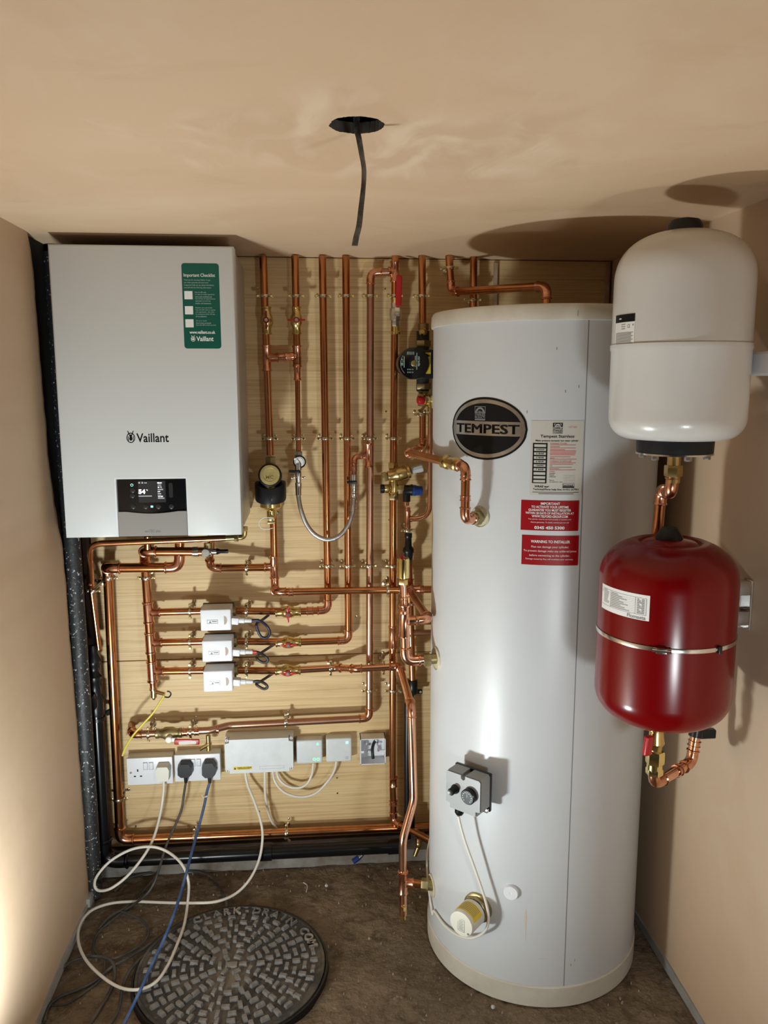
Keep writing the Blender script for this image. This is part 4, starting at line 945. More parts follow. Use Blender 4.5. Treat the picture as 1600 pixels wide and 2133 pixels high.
# mixing valve with safety group
c = A(826, 1000, -.07); rt = thing('mixing_valve', 'brass pressure control valve with blue and grey caps on the sixth riser', 'valve', c)
def q(px, py, dep=-.07): return A(px, py, dep)
obj('inlet_nut', MB().hexnut(q(819, 977, D), Z, .0155, .020).lathe([(.0125, -.016), (.0125, 0)], q(819, 977, D), Z, 16), 'brass', rt)
ad = (q(852, 983)-q(810, 994)).normalized(); o0 = q(816, 991)
obj('body', MB().lathe([(.010, -.014), (.016, -.010), (.017, .010), (.020, .014), (.021, .022), (.021, .042), (.0195, .046), (.0215, .048), (.0215, .054), (.013, .058)], o0, ad, 28), 'brass', rt)
obj('plug', MB().hexnut(q(798, 994)-ad*.002, ad, .0150, .014).lathe([(.011, .012), (.011, .022)], q(798, 994), ad, 16), 'brass_dull', rt)
obj('grey_cap', MB().lathe([(.011, .060), (.011, .078), (.012, .080), (.012, .094), (.010, .096)], o0, ad, 8), 'grey_cap', rt)
obj('lower_body', MB().lathe([(.0125, q(820, 1034).z), (.0155, q(820, 1033).z), (.0155, q(820, 1027).z), (.0135, q(820, 1025).z), (.0150, q(820, 1010).z), (.0125, q(820, 996).z)], (q(821, 1015).x, -.060, 0), Z, 20), 'brass', rt)
obj('outlet_nut', MB().hexnut(q(820.5, 1041, D-.006), Z, .0155, .014), 'brass_dull', rt)
s0 = q(811, 1018); obj('side_port', MB().lathe([(.011, .002), (.0135, -.002), (.0135, -.014), (.0115, -.016)], s0, X, 18), 'brass', rt); obj('port_cap', MB().lathe([(.0135, -.016), (.0135, -.025), (.0115, -.027)], s0, X, 18), 'black_plastic', rt)
s1 = q(834, 1019); obj('union', MB().hexnut(s1-X*.006, X, .0145, .018).lathe([(.011, -.01), (.011, .03)], s1, X, 16), 'brass_dull', rt)
sv_ = q(847, 1021); obj('relief_body', MB().lathe([(.012, -.012), (.0155, -.008), (.0155, .010), (.0175, .014), (.0175, .018)], sv_, X, 20).lathe([(.0115, .010), (.0115, -.034)], sv_, Z, 18), 'black_plastic', rt)
obj('blue_cap', MB().lathe([(.0165, .018), (.0165, .026), (.0150, .030), (.0135, .046), (.0115, .048)], sv_, V((1, -.1, -.04)), 12), 'blue_plastic', rt)
obj('tailpiece', MB().lathe([(.0085, -.034), (.0085, -.046)], sv_, Z, 16), 'copper_bright', rt)

# tundish
c = A(850.5, 1140, -.07); rt = thing('tundish', 'black plastic tundish under the discharge tee', 'tundish', c)
obj('funnel', MB().lathe([(.0105, .044), (.0115, .042), (.0115, .030), (.0100, .028), (.0110, .004), (.0155, -.002), (.0175, -.006), (.0175, -.014), (.0150, -.018), (.0135, -.036), (.0120, -.038)], c, Z, 24), 'black_plastic', rt)
obj('tail', MB().tube([c+V((0, 0, -.030)), A(851, 1166, D-.01)], .0125, 16), 'black_plastic', rt)
# automatic air vent
zq = lambda py: A(838, py, vY).z
rt = thing('air_vent', 'polished brass bottle air vent with red cap', 'air vent', (vx-.004, vY, zq(1212)))
obj('bottle', MB().lathe([(.010, zq(1206)), (.0155, zq(1203)), (.0158, zq(1166)), (.0145, zq(1164)), (.0145, zq(1163)), (.004, zq(1162.5))], (vx-.004, vY, 0), Z, 32), 'brass_bright', rt)
obj('nut', MB().hexnut((vx-.004, vY, zq(1217)), Z, .0125, zq(1207)-zq(1217)), 'brass', rt)
obj('red_cap', MB().lathe([(.0045, 0), (.0045, .005), (.0035, .007)], (vx-.006, vY, zq(1163)), Z, 14), 'red_plastic', rt)

# pump with its two gate valves
c = A(862, 757, -.165); rt = thing('circulation_pump', 'black circulation pump with yellow warning label beside the cylinder', 'pump', A(884, 790, -.05))
R_ = A(895, 757, -.165).x-c.x
obj('motor', MB().lathe([(R_*.80, -.085), (R_*.97, -.07), (R_, -.03), (R_, -.006), (R_*.96, 0), (R_*.93, .0005), (.010, .0005), (.0001, .0002)], c, (0, -1, 0), 48), 'black_gloss', rt)
obj('vent_plug', MB().lathe([(.0082, 0), (.0082, .0022), (.0070, .003)], c, (0, -1, 0), 24), 'brass_dull', rt)
tb = A(889, 757, -.150); obj('terminal_box', MB().box((tb.x+.012, -.118, tb.z-.002), (.052, .075, .080), None, .005), 'black_plastic', rt)
obj('volute', MB().lathe([(.036, -.030), (.042, -.020), (.042, .022), (.036, .030)], (c.x+.012, -.062, c.z), Z, 28).tube([V((A(881, 700, D-.01).x, D-.01, A(881, 690, D).z)), V((A(881, 800, D-.01).x, D-.01, A(881, 815, D).z))], .019, 18), 'grey_black', rt)
PPm = lambda u, v, l: V((c.x+u, c.y-.0008-l, c.z+v))
k = R_/33.0
p = Print(PPm)     # face print: crop (1600 x 1600 view of px 825..910, 715..800), lettering turned on its side
def fu_(x): return ((825+x/18.82)-862)*k
def fv_(y): return (757-(715+y/18.82))*k
def vtext(t, x0, y0, x1, y1, b=.02):
    vs, fs = glyphs(t, b); xs = [a.x for a in vs]; ys = [a.y for a in vs]; ax0, ax1, ay0, ay1 = min(xs), max(xs), min(ys), max(ys)
    p.mb.add([PPm(fu_(x1-(1-(a.y-ay0)/(ay1-ay0))*(x1-x0)), fv_(y0+(a.x-ax0)/(ax1-ax0)*(y1-y0)), .0006) for a in vs], fs)
vtext('strada', 860, 520, 950, 900); vtext('CE', 190, 610, 275, 880)
p.rect(fu_(798), fv_(1030), fu_(826), fv_(390), .0006); p.rect(fu_(305), fv_(950), fu_(330), fv_(520), .0006); p.rect(fu_(740), fv_(920), fu_(765), fv_(500), .0006)
for x in (445, 505, 565, 625, 690): p.rect(fu_(x-12), fv_(460), fu_(x+12), fv_(345), .0006)
for x in (460, 520, 580, 655): p.rect(fu_(x-15), fv_(1045), fu_(x+15), fv_(1000), .0006); p.rect(fu_(x-13), fv_(1160), fu_(x+13), fv_(1100), .0006)
p.ring(0, 0, R_*.84, R_*.84, .0007, 20, .0006, PI*.80, PI*1.26)
p.out('lettering', 'ink_pale', rt)
yl = A(891, 757, -.156); o = Print(PY(-.1558)).rect(yl.x-.0065, yl.z-.0285, yl.x+.0085, yl.z+.0300, .0004).out('warning_label', 'label_yellow', rt)
p = Print(PY(-.1562)); u, v = yl.x+.001, yl.z+.021; p.poly([(u-.005, v+.006), (u-.005, v-.006), (u+.006, v)], .0004); p.out('triangle', 'ink_black', o)
for py, sgn in ((694, 1), (826, -1)):
    g = A(882, py, D-.01)
    gv = thing('gate_valve', 'brass gate valve %s the pump' % ('above' if sgn > 0 else 'below'), 'valve', g, 'pump valves')
    obj('body', MB().lathe([(.014, -.028), (.0165, -.026), (.0165, -.012), (.0140, -.010), (.0170, 0), (.0140, .010), (.0165, .012), (.0165, .026), (.014, .028)], g, Z, 12), 'brass_dull', gv)
    obj('union_nut', MB().hexnut(g-Z*sgn*.030-Z*.009, Z, .0235, .018), 'brass_dull', gv)
    hd_ = g+V((-.002 if sgn > 0 else -.006, -.015, .002)); obj('headgear', MB().lathe([(.010, 0), (.0115, .006), (.0115, .018), (.0080, .022), (.0060, .030), (.0042, .030)], hd_, V((-.25, -1, 0)), 16), 'brass', gv)
# safety valve with the red cap
c = A(893, 833, -.085); rt = thing('safety_valve', 'brass safety valve with round red cap beside the cylinder', 'valve', c)
sd_ = V((-1, -.25, 0)).normalized()
obj('body', MB().lathe([(.012, -.022), (.0150, -.018), (.0150, -.002), (.0130, 0), (.0145, .004), (.0145, .014), (.0120, .016)], c, sd_, 20).lathe([(.0125, 0), (.0125, -.014), (.0095, -.016), (.0095, -.030)], c+V((.006, 0, -.004)), Z, 18), 'brass', rt)
obj('red_cap', MB().lathe([(.0125, .016), (.0140, .020), (.0140, .028), (.0110, .034), (.004, .036)], c, sd_, 24), 'red_plastic', rt)
b = A(905, 815, -.10); o = obj('flow_switch_bracket', MB().box(b, (.010, .02, .10), None, .003), 'white_plastic'); tag(o, 'white plastic edge of a bracket behind the cylinder by the safety valve', 'bracket')

# ================================================================== zone actuators
for i, (px0, px1, py0, py1, lab, cm, cm2) in enumerate(((416.5, 482, 1270.5, 1313, 'top', 'cable_navy', 'cable_navy'), (420, 484.5, 1335.5, 1377.5, 'middle', 'tape_red', 'cable_black'), (422.5, 485.5, 1398.5, 1440, 'bottom', 'cable_black', 'cable_black'))):
    yf = -.128; a = A(px0, py0, yf); b = A(px1, py1, yf); cx, cz = (a.x+b.x)/2, (a.z+b.z)/2; w_, h_ = b.x-a.x, a.z-b.z
    rt = thing('zone_actuator', '%s white zone valve actuator of the three, with %s flex' % (lab, ('navy', 'red-taped black', 'plain black')[i]), 'actuator', (cx, -.09, cz-h_/2), 'white zone valve actuators')
    obj('housing', MB().box((cx, yf+.0325, cz), (w_, .065, h_), None, .0045, 3), 'white_plastic', rt)
    obj('base_plate', MB().box((cx+.002, -.058, cz+.002), (w_+.004, .014, h_*.96), None, .002), 'grey_black', rt)
    obj('valve_body', MB().lathe([(.013, -.052), (.016, -.050), (.016, -.036), (.013, -.034), (.013, .034), (.016, .036), (.016, .050), (.013, .052)], (cx+.002, mB, A(450, zB[i]-1.2, mB).z), X, 18), 'brass_dull', rt)
    P_ = PY(yf)
    p = Print(P_); u0, v0 = cx-.24*w_, cz-.16*h_; p.frame(u0-.004, v0, u0+.027, v0+.0115, .0010); p.poly([(u0+.001, v0+.002), (u0+.009, v0+.002), (u0+.005, v0+.0095)], .0005); p.rect(u0+.010, v0+.0045, u0+.0245, v0+.0075, .0005)
    p.out('warning_mark', 'ink_grey', rt)
    Print(P_).disc(cx+.27*w_, cz-.02*h_, .009, .013, .0006, 20, -PI/2, PI/2).out('lever_slot', 'slot_tan', rt)
    g = V((cx+w_/2+.010, yf+.020, cz-.004*(1 if i else .5)-.006))
    obj('gland_block', MB().box(g, (.022, .026, .020), rotm('Y', .12), .003), 'white_plastic', rt)
    obj('flex_gland', MB().lathe([(.0085, 0), (.0085, .016), (.0065, .018), (.0062, .036), (.0050, .038)], g+V((.010, 0, 0)), V((1, 0, -.06)), 14), 'white_plastic', rt)
    e = g+V((.046, 0, -.002))
    if i == 0: pts = [e, A(540, 1293, -.11), A(556, 1304, -.10), A(562, 1318, -.10), A(556, 1328, -.10), A(544, 1326, -.10), A(536, 1310, -.10), A(535, 1299, -.095), A(548, 1290, -.03), A(560, 1281, -.012)]
    elif i == 1: pts = [e, A(538, 1359, -.11), A(551, 1366, -.10), A(558, 1374, -.10), A(552, 1380, -.10), A(541, 1377, -.10), A(535, 1370, -.095), A(538, 1364, -.06), A(556, 1352, -.02), A(572, 1342, -.012)]
    else: pts = [e, A(540, 1419, -.11), A(552, 1424, -.10), A(557, 1431, -.10), A(551, 1435, -.10), A(541, 1431, -.10), A(534, 1425, -.095), A(540, 1421, -.06), A(556, 1411, -.02), A(571, 1401, -.012)]
    sm = smooth(pts, 8)
    obj('flex', MB().tube(sm, .0042, 10), 'cable_black' if i else 'cable_navy', rt)
    if i == 1: obj('tape', MB().tube(sm[:7], .0048, 10), 'tape_red', rt)
    if i == 0: obj('tape', MB().tube(sm[:9], .0047, 10), cm, rt)

# ================================================================== sockets, boxes, plugs
def quad(px0, py0, px1, py1, yf):
    a = A(px0, py0, yf); b = A(px1, py1, yf); return (a.x+b.x)/2, (a.z+b.z)/2, b.x-a.x, a.z-b.z
def socket(px0, py0, px1, py1, label, empty):
    yf = -.046; cx, cz, w_, h_ = quad(px0, py0, px1, py1, yf)
    rt = thing('double_socket', label, 'socket', (cx, 0, cz-h_/2), 'white double sockets')
    obj('pattress', MB().box((cx, -.018, cz), (w_-.003, .036, h_-.003), None, .003), 'white_plastic', rt)
    fp = obj('faceplate', MB().box((cx, yf+.005, cz), (w_, .010, h_), None, .0025), 'white_plastic', rt)
    for s in (-1, 1):
        obj('rocker_switch', MB().box((cx+s*.0085-.004, yf-.0005, cz+h_*.20), (.0115, .004, .022), rotm('X', .10), .001), 'white_plastic', fp)
        p = Print(PY(yf)); x = cx+s*.0085-.004; p.frame(x-.0068, cz+h_*.20-.0125, x+.0068, cz+h_*.20+.0125, .0008, .0004); p.out('switch_gap', 'ink_grey', fp)
        obj('fixing_screw', MB().lathe([(.0035, 0), (.0035, .0012)], (cx+s*w_*.415, yf, cz-.002), (0, -1, 0), 14), 'zinc', fp)
    if empty:
        p = Print(PY(yf)); x = cx-w_*.265; z = cz-.004
        p.rect(x-.002, z+.004, x+.002, z+.012, .0004); p.rect(x-.0125, z-.013, x-.006, z-.009, .0004); p.rect(x+.006, z-.013, x+.0125, z-.009, .0004); p.out('pin_holes', 'dark', fp)
    return rt
socket(263, 1580.5, 361, 1632, 'left white double socket with one empty outlet', True)
socket(362.5, 1573.5, 460, 1624.5, 'right white double socket holding two black plugs', False)
def plug(px, py, w_, h_, label, material, shape):
    yf = -.048; c = A(px, py, yf-.03); c.y = yf
    rt = thing('mains_plug', label, 'plug', c, 'mains plugs')
    if shape: out = [(-.5, -.30), (-.28, -.5), (.28, -.5), (.5, -.30), (.5, .18), (.30, .48), (-.30, .48), (-.5, .18)]
    else: out = [(-.42, -.45), (-.30, -.5), (.30, -.5), (.42, -.45), (.5, .25), (.36, .5), (-.36, .5), (-.5, .25)]
    mb = MB(); mb.prism([(u*w_, v*h_) for u, v in out], lambda u, v, d: V((c.x+u*(1-.10*d/.03), yf-d, c.z+v*(1-.08*d/.03))), 0, .026)
    mb.prism([(u*w_*.9, v*h_*.92) for u, v in out], lambda u, v, d: V((c.x+u, yf-d, c.z+v)), .026, .0285)
    obj('body', mb, material, rt, angle=25)
    obj('cord_grip', MB().lathe([(.0062, 0), (.0055, -.012), (.0048, -.020)] if shape else [(.0050, .004), (.0045, -.002)], (c.x+.001, yf-.016, c.z-h_/2), Z, 12), material, rt)
    return V((c.x+.001, yf-.016, c.z-h_/2-.018)) if shape else V((c.x+.001, yf-.016, c.z-h_/2))
w1 = plug(338, 1614, .045, .050, 'white plug in the left double socket', 'cream_plastic', 0)
w2 = plug(384, 1607, .046, .047, 'black plug in the left outlet of the right socket', 'black_rubber', 1)
w3 = plug(434, 1606, .044, .052, 'black plug in the right outlet of the right socket, blue flex', 'grey_black', 1)

# junction box
yf = -.060; cx, cz, w_, h_ = quad(467.5, 1542, 611.5, 1606, yf)
jb = thing('junction_box', 'large grey-white wiring box with yellow label between sockets and hubs', 'junction box', (cx, 0, cz-h_/2))
obj('base', MB().box((cx, -.018, cz), (w_+.002, .036, h_+.002), None, .003), 'grey_plastic', jb)
lid = MB(); e = .013
out = [(-w_/2+e, -h_/2), (w_/2-e, -h_/2), (w_/2-e, -h_/2+e*.8), (w_/2, -h_/2+e), (w_/2, h_/2-e), (w_/2-e, h_/2-e*.8), (w_/2-e, h_/2), (-w_/2+e, h_/2), (-w_/2+e, h_/2-e*.8), (-w_/2, h_/2-e), (-w_/2, -h_/2+e), (-w_/2+e, -h_/2+e*.8)]
obj('lid', lid.prism(out, lambda u, v, d: V((cx+u, d, cz+v)), yf, -.036), 'grey_plastic', jb, flat=True)
for sx in (-1, 1):
    for sz in (-1, 1):
        o = obj('lid_screw', MB().lathe([(.0055, 0), (.0055, .014), (.0045, .016)], (cx+sx*(w_/2-.006), -.036, cz+sz*(h_/2-.006)), (0, -1, 0), 16), 'white_plastic', jb)
        Print(PY(-.052)).rect(cx+sx*(w_/2-.006)-.001, cz+sz*(h_/2-.006)-.003, cx+sx*(w_/2-.006)+.001, cz+sz*(h_/2-.006)+.003, .0004).out('slot', 'ink_black', o)
yl0 = A(486, 1604, yf); yl1 = A(525, 1596, yf); lb = Print(PY(yf)).rect(yl0.x, yl0.z, yl1.x, yl1.z, .0004).out('warning_label', 'label_yellow', jb)
p = Print(PY(yf)); p.poly([(yl0.x+.002, yl0.z+.002), (yl0.x+.009, yl0.z+.002), (yl0.x+.0055, yl1.z-.001)], .0008); p.text('WARNING: ISOLATE BEFORE', yl0.x+.012, yl1.z-.0055, yl1.x-.002, yl1.z-.0015, .02, .0008); p.rect(yl0.x+.014, yl0.z+.0022, yl1.x-.006, yl0.z+.0034, .0008); p.out('lettering', 'ink_black', lb)
p = Print(PY(yf)); a = A(541, 1602, yf); b = A(592, 1594, yf); p.frame(a.x, a.z, b.x, b.z, .0007, .0003); p.out('embossed_panel', 'silver', jb)

# wireless hubs
for i, (q_, lab) in enumerate((((617, 1543.5, 672, 1589.5), 'left white wireless hub with three green lights'), ((679, 1539.5, 733, 1586), 'right white wireless hub with one teal light'))):
    yf = -.038; cx, cz, w_, h_ = quad(*q_, yf)
    hb = thing('wireless_hub', lab, 'wireless hub', (cx, 0, cz-h_/2), 'wireless hubs')
    obj('housing', MB().box((cx, -.018, cz), (w_, .040, h_), None, .006, 3), 'grey_plastic', hb)
    P_ = PY(yf)
    if i == 0:
        a = A(661.5, 1550, yf); Print(P_).poly([(a.x-.0035, a.z-.003), (a.x+.0035, a.z-.003), (a.x+.0035, a.z+.001), (a.x, a.z+.005), (a.x-.0035, a.z+.001)], .0005).out('indicator_light', 'led_green', hb)
        for px in (655, 663): a = A(px, 1581.5, yf); Print(P_).ring(a.x, a.z, .0046, .0046, .0012, 24, .0005).out('indicator_light', 'led_green', hb)
    else:
        a = A(723, 1546.5, yf); Print(P_).rect(a.x-.0042, a.z-.0042, a.x+.0042, a.z+.0042, .0005).out('indicator_light', 'led_teal', hb)
        a = A(723, 1578, yf); Print(P_).ring(a.x, a.z, .0042, .0042, .0008, 24, .0005).out('button_ring', 'ink_grey', hb)
# open pattress box
yf = -.046; cx, cz, w_, h_ = quad(750.5, 1540, 803.5, 1591, yf)
pb_ = thing('pattress_box', 'open white back box with a dark cable inside, beside the sixth riser', 'electrical box', (cx, 0, cz-h_/2))
sh = MB(); t = .0025
for dx, dz, sx, sz in ((0, h_/2-t/2, w_, t), (0, -h_/2+t/2, w_, t), (w_/2-t/2, 0, t, h_), (-w_/2+t/2, 0, t, h_)): sh.box((cx+dx, yf/2, cz+dz), (sx, -yf, sz))
sh.box((cx, -.001, cz), (w_, .002, h_)); obj('shell', sh, 'white_plastic', pb_, flat=True)
for dx, dz in ((-.020, .012), (.012, .020), (.020, -.012), (-.010, -.016), (.022, .010)): obj('moulding', MB().lathe([(.004, 0), (.004, .012), (.0025, .012)], (cx+dx, -.002, cz+dz), (0, -1, 0), 12), 'white_plastic', pb_)
obj('screw_lug', MB().box((cx-w_/2+.007, yf+.004, cz-.001), (.010, .006, .008), None, .001), 'white_plastic', pb_); obj('screw_lug', MB().box((cx+w_/2-.007, yf+.004, cz-.001), (.010, .006, .008), None, .001), 'white_plastic', pb_)
obj('knockout', MB().lathe([(.009, 0), (.009, .0006)], (cx+.000, -.026, cz+h_/2), Z, 20), 'ptfe', pb_)
cable('flat_cable', 'short dark flat cable end inside the open back box', [(cx+.012, -.004, cz+.018), (cx+.004, -.020, cz+.014), (cx-.001, -.036, cz+.004), (cx-.001, -.043, cz-.010), (cx+.0005, -.043, cz-.024)], .0052, 'grey_black')

# ================================================================== cables
FZ = .004
def fp(px, py, z=FZ): return AZ(px, py, z)
cable('mains_flex', 'white flex looping from the white plug over the floor to the wiring box', [w1+V((0, 0, .006)), w1+V((0, -.01, -.03)), A(335, 1690, -.09), A(322, 1740, -.13), A(303, 1778, -.18), A(268, 1822, -.22), A(232, 1850, -.24), A(206, 1855, -.23), A(197, 1843, -.22), A(204, 1822, -.20), A(232, 1792, -.18), A(275, 1769, -.17), A(318, 1764, -.17), A(352, 1776, -.18), A(380, 1802, -.22),
    A(393, 1838, -.25), fp(391, 1880, .03), fp(384, 1925, .02), fp(370, 1965, .02), fp(350, 2010, .022), fp(325, 2045, .022), fp(290, 2061, .02), fp(250, 2057, .012), fp(210, 2032, .014), fp(178, 1998, .016), fp(163, 1960, .018), fp(167, 1925, .018), fp(190, 1897, .014), fp(230, 1882, .010), fp(280, 1878, .012), fp(340, 1880, .015), fp(400, 1881, .03), fp(450, 1878, .03), A(490, 1862, -.22), A(520, 1832, -.19), A(540, 1790, -.15), A(547, 1745, -.12), A(543, 1710, -.10), A(530, 1670, -.07), A(516, 1635, -.045), A(510, 1604, -.03)], .0041, 'cable_white', seg=6)
cable('mains_flex', 'black flex hanging from the left black plug to the floor', [w2, A(383, 1655, -.075), A(377, 1690, -.09), A(360, 1730, -.12), A(345, 1765, -.16), A(330, 1815, -.22), A(318, 1845, -.24), A(300, 1868, -.25), fp(265, 1893), fp(240, 1912), fp(212, 1935), fp(196, 1960), fp(200, 1985), fp(225, 1998), fp(255, 1990), fp(290, 1970), fp(309, 1945), fp(300, 1920), fp(270, 1905), fp(250, 1898)], .0036, 'cable_dusty', seg=6)
cable('data_cable', 'blue cable running straight down from the right black plug', [w3, A(431, 1650, -.075), A(425, 1680, -.10), A(412, 1730, -.16), A(397, 1785, -.24), A(381, 1845, -.33), A(362, 1905, -.42), A(340, 1960, -.49), A(318, 2005, -.55), A(296, 2055, -.62), A(272, 2105, -.67), A(250, 2150, -.72)], .0042, 'cable_blue', seg=5)
t0 = w3+V((.001, -.005, -.012)); tg = obj('cable_tie', MB().lathe([(.0055, 0), (.0055, .004)], A(429, 1659, -.082), Z, 12).tube([A(429, 1659, -.09), A(424, 1662, -.094), A(420, 1657, -.094)], .001, 6), 'ptfe'); tag(tg, 'white cable tie around the blue cable', 'cable tie')
FC = [('first', [(92, 2128), (100, 2100), (122, 2078), (160, 2062), (200, 2042), (232, 2015), (262, 1998), (300, 1975), (330, 1955), (380, 1935), (430, 1920), (470, 1893), (464, 1860), (438, 1826), (405, 1815), (352, 1812), (300, 1820), (262, 1832), (240, 1855)], 'dusty black cable in a wide loop behind the manhole cover'),
      ('second', [(180, 2145), (205, 2105), (228, 2068), (238, 2040), (237, 2010), (222, 1996), (196, 1992), (160, 1998), (135, 2012), (120, 2030)], 'dusty black cable hooking left beside the grey skirting strip'),
      ('third', [(222, 2145), (246, 2105), (256, 2055), (272, 2020), (300, 1990), (340, 1962), (392, 1918)], 'dusty black cable along the left edge of the manhole cover'),
      ('fourth', [(108, 2095), (140, 2090), (180, 2064), (205, 2045), (216, 2025), (218, 2000)], 'thin dark cable near the foot of the left wall'),
      ('fifth', [(205, 1935), (230, 1908), (262, 1890), (288, 1866), (318, 1832), (330, 1815)], 'dusty black cable running back toward the black waste pipe')]
for k, (nm, pts, lab) in enumerate(FC): cable('floor_cable', lab, [fp(x, y, FZ+.002*(k % 3)) for x, y in pts], .0042 if k != 3 else .003, 'cable_dusty', group='black cables on the floor', seg=6)
for pts, lab in (([A(552, 1604, -.03), A(552, 1625, -.035), A(553, 1660, -.035), A(560, 1695, -.025), A(568, 1714, -.018), A(588, 1740, -.012), A(604, 1752, -.012)], 'white cable from the wiring box tucked behind the bottom pipe'),
                 ([A(576, 1602, -.03), A(581, 1622, -.04), A(598, 1637, -.042), A(622, 1641, -.042), A(640, 1632, -.04), A(650, 1612, -.035), A(653, 1590, -.025)], 'white cable looping from the wiring box to the left hub'),
                 ([A(568, 1603, -.03), A(573, 1628, -.045), A(592, 1650, -.048), A(625, 1660, -.048), A(658, 1652, -.045), A(684, 1626, -.04), A(697, 1604, -.032), A(701, 1586, -.025)], 'white cable looping from the wiring box to the right hub')):
    cable('hub_cable', lab, pts, .0040, 'cable_white', group='white cables of the wiring box')
cable('earth_wire', 'yellow earth wire hooked on the drain cock', [A(255, 1574, -.10), A(262, 1556, -.105), A(277, 1532, -.12), A(296, 1510, -.12), A(318, 1486, -.12), A(333, 1463, -.115), A(342, 1449, -.11)], .0030, 'cable_yellow')
cable('wire_hook', 'thin dark wire hook at the end of the yellow earth wire', [A(341, 1450, -.11), A(345, 1452, -.11), A(352, 1452, -.105), A(356, 1446, -.10), A(353, 1441, -.10), A(348, 1440, -.10)], .0022, 'grey_black')
# cable hanging from the ceiling hole
pts = [HC+V((-.002, .03, .10)), HC+V((0, .012, .05)), HC+V((.001, .0, .0))]
yh = HC.y
hang = [A(743, 262, yh), A(748, 290, yh-.004), A(754, 325, yh), A(758, 350, yh), A(758, 375, yh), A(756, 400, yh), A(752, 435, yh), A(748, 470, yh), A(742, 495, yh), A(739, 512, yh)]
def ribbon(pts, ws, t):
    pts = smooth(pts, 6); m = len(pts); mb = MB(); vs = []
    for i, p in enumerate(pts):
        f = i/(m-1)*(len(ws)-1); k = min(int(f), len(ws)-2); w_ = ws[k][0]+(ws[k+1][0]-ws[k][0])*(f-k); a = ws[k][1]+(ws[k+1][1]-ws[k][1])*(f-k)
        u = V((math.cos(a), math.sin(a), 0)); n_ = V((-math.sin(a), math.cos(a), 0))
        for j in range(12):
            b = 2*PI*j/12; vs.append(p+u*(math.cos(b)*w_/2)+n_*(math.sin(b)*t/2))
    mb.add(vs, [(i*12+j, i*12+(j+1) % 12, (i+1)*12+(j+1) % 12, (i+1)*12+j) for i in range(m-1) for j in range(12)]+[tuple(range(12)), tuple((m-1)*12+j for j in range(12))]); return mb
o = obj('ceiling_cable', ribbon(pts[:2]+hang, [(.0095, .3), (.0095, .2), (.0092, .7), (.0090, .8), (.0088, .3), (.0090, .1)], .0045), mat('cable_grey', (.045, .04, .037), .45, noise=25, col2=(.24, .23, .21), lo=.45, hi=.72))
tag(o, 'grey flat cable hanging out of the round ceiling hole', 'cable')

# ================================================================== thermostat and immersion heater on the cylinder
def TCp(px, py, lift): a, z = tcyl(px, py, TR+lift); return tp(a, z, lift)
a, z = tcyl(964, 1654, TR+.070); n_, t_ = tn(a), tt(a)
th = thing('cylinder_thermostat', 'grey cylinder thermostat box with two black knobs', 'thermostat', tp(a, z-.05))
RB = basis(t_, n_, Z); w_, h_, d_ = .098, .094, .046
def PTh(u, v, d): return tp(a, z)+n_*d+t_*u+Z*v
obj('back_plate', MB().box(PTh(0, 0, .024), (w_+.002, .010, h_+.002), RB, .003), 'black_plastic', th)
out = [(-w_/2+.012, -h_/2), (w_/2-.012, -h_/2), (w_/2-.012, -h_/2+.012), (w_/2, -h_/2+.014), (w_/2, h_/2-.004), (w_/2-.004, h_/2), (.006, h_/2), (.006, h_/2-.008), (0, h_/2-.012), (-.006, h_/2-.008), (-.006, h_/2), (-w_/2+.004, h_/2), (-w_/2, h_/2-.004), (-w_/2, -h_/2+.014), (-w_/2+.012, -h_/2+.012)]
mb = MB(); mb.prism(out, PTh, .029, .066); mb.prism([(u*.97, v*.97) for u, v in out], PTh, .066, .070); obj('housing', mb, 'thermo_grey', th, flat=True)
k1 = obj('dial_knob', MB().lathe([(.0185, .069), (.0185, .082), (.0165, .084), (.0001, .084)], PTh(.021, .004, 0), n_, 36), 'black_plastic', th)
p = Print(lambda u, v, l: PTh(.021+u, .004+v, .084+l))
for i in range(11): an = -PI/4+1.5*PI*i/10; p.disc(.012*math.cos(an), .012*math.sin(an), .0014, .0014, .0005, 8)
p.rect(-.0005, 0, .0005, .009, .0005); p.out('scale', 'ink_pale', k1)
obj('reset_knob', MB().lathe([(.0115, .069), (.0110, .074), (.0085, .078), (.0085, .090), (.0070, .092), (.0001, .091)], PTh(-.021, .006, 0), n_, 24), 'black_plastic', th)
obj('cable_gland', MB().lathe([(.0095, .002), (.0095, -.010), (.0115, -.010), (.0115, -.018), (.0080, -.024), (.004, -.026)], PTh(-.024, -h_/2, .046), Z, 16), 'black_plastic', th)
obj('side_clip', MB().box(PTh(w_/2-.008, -h_/2+.004, .030), (.014, .012, .010), RB, .001), 'chrome', th)

a, z = tcyl(992, 1893, TR+.010); n_ = tn(a); n_ = (n_+V((0, 0, -.02))).normalized(); c0 = tp(a, z)
im = thing('immersion_heater', 'immersion heater head with white cap and yellow label near the cylinder foot', 'immersion heater', c0)
obj('brass_boss', MB().lathe([(.0375, -.004), (.0375, .006), (.0345, .008)], c0, n_, 36).lathe([(.034, .006), (.034, .018), (.032, .020)], c0, n_, 8), 'brass_dull', im)
obj('flange', MB().lathe([(.031, .016), (.031, .026)], c0, n_, 36), 'black_plastic', im)
obj('cap', MB().lathe([(.0325, .024), (.0325, .076), (.0310, .080), (.0290, .0805), (.0001, .0805)], c0, n_, 48), 'cream_plastic', im)
u_, v_, w3_ = frame(n_)
def PI_(R): return lambda u, v, l: c0+n_*v+(u_*math.cos(u/R)+v_*math.sin(u/R))*(R+l)
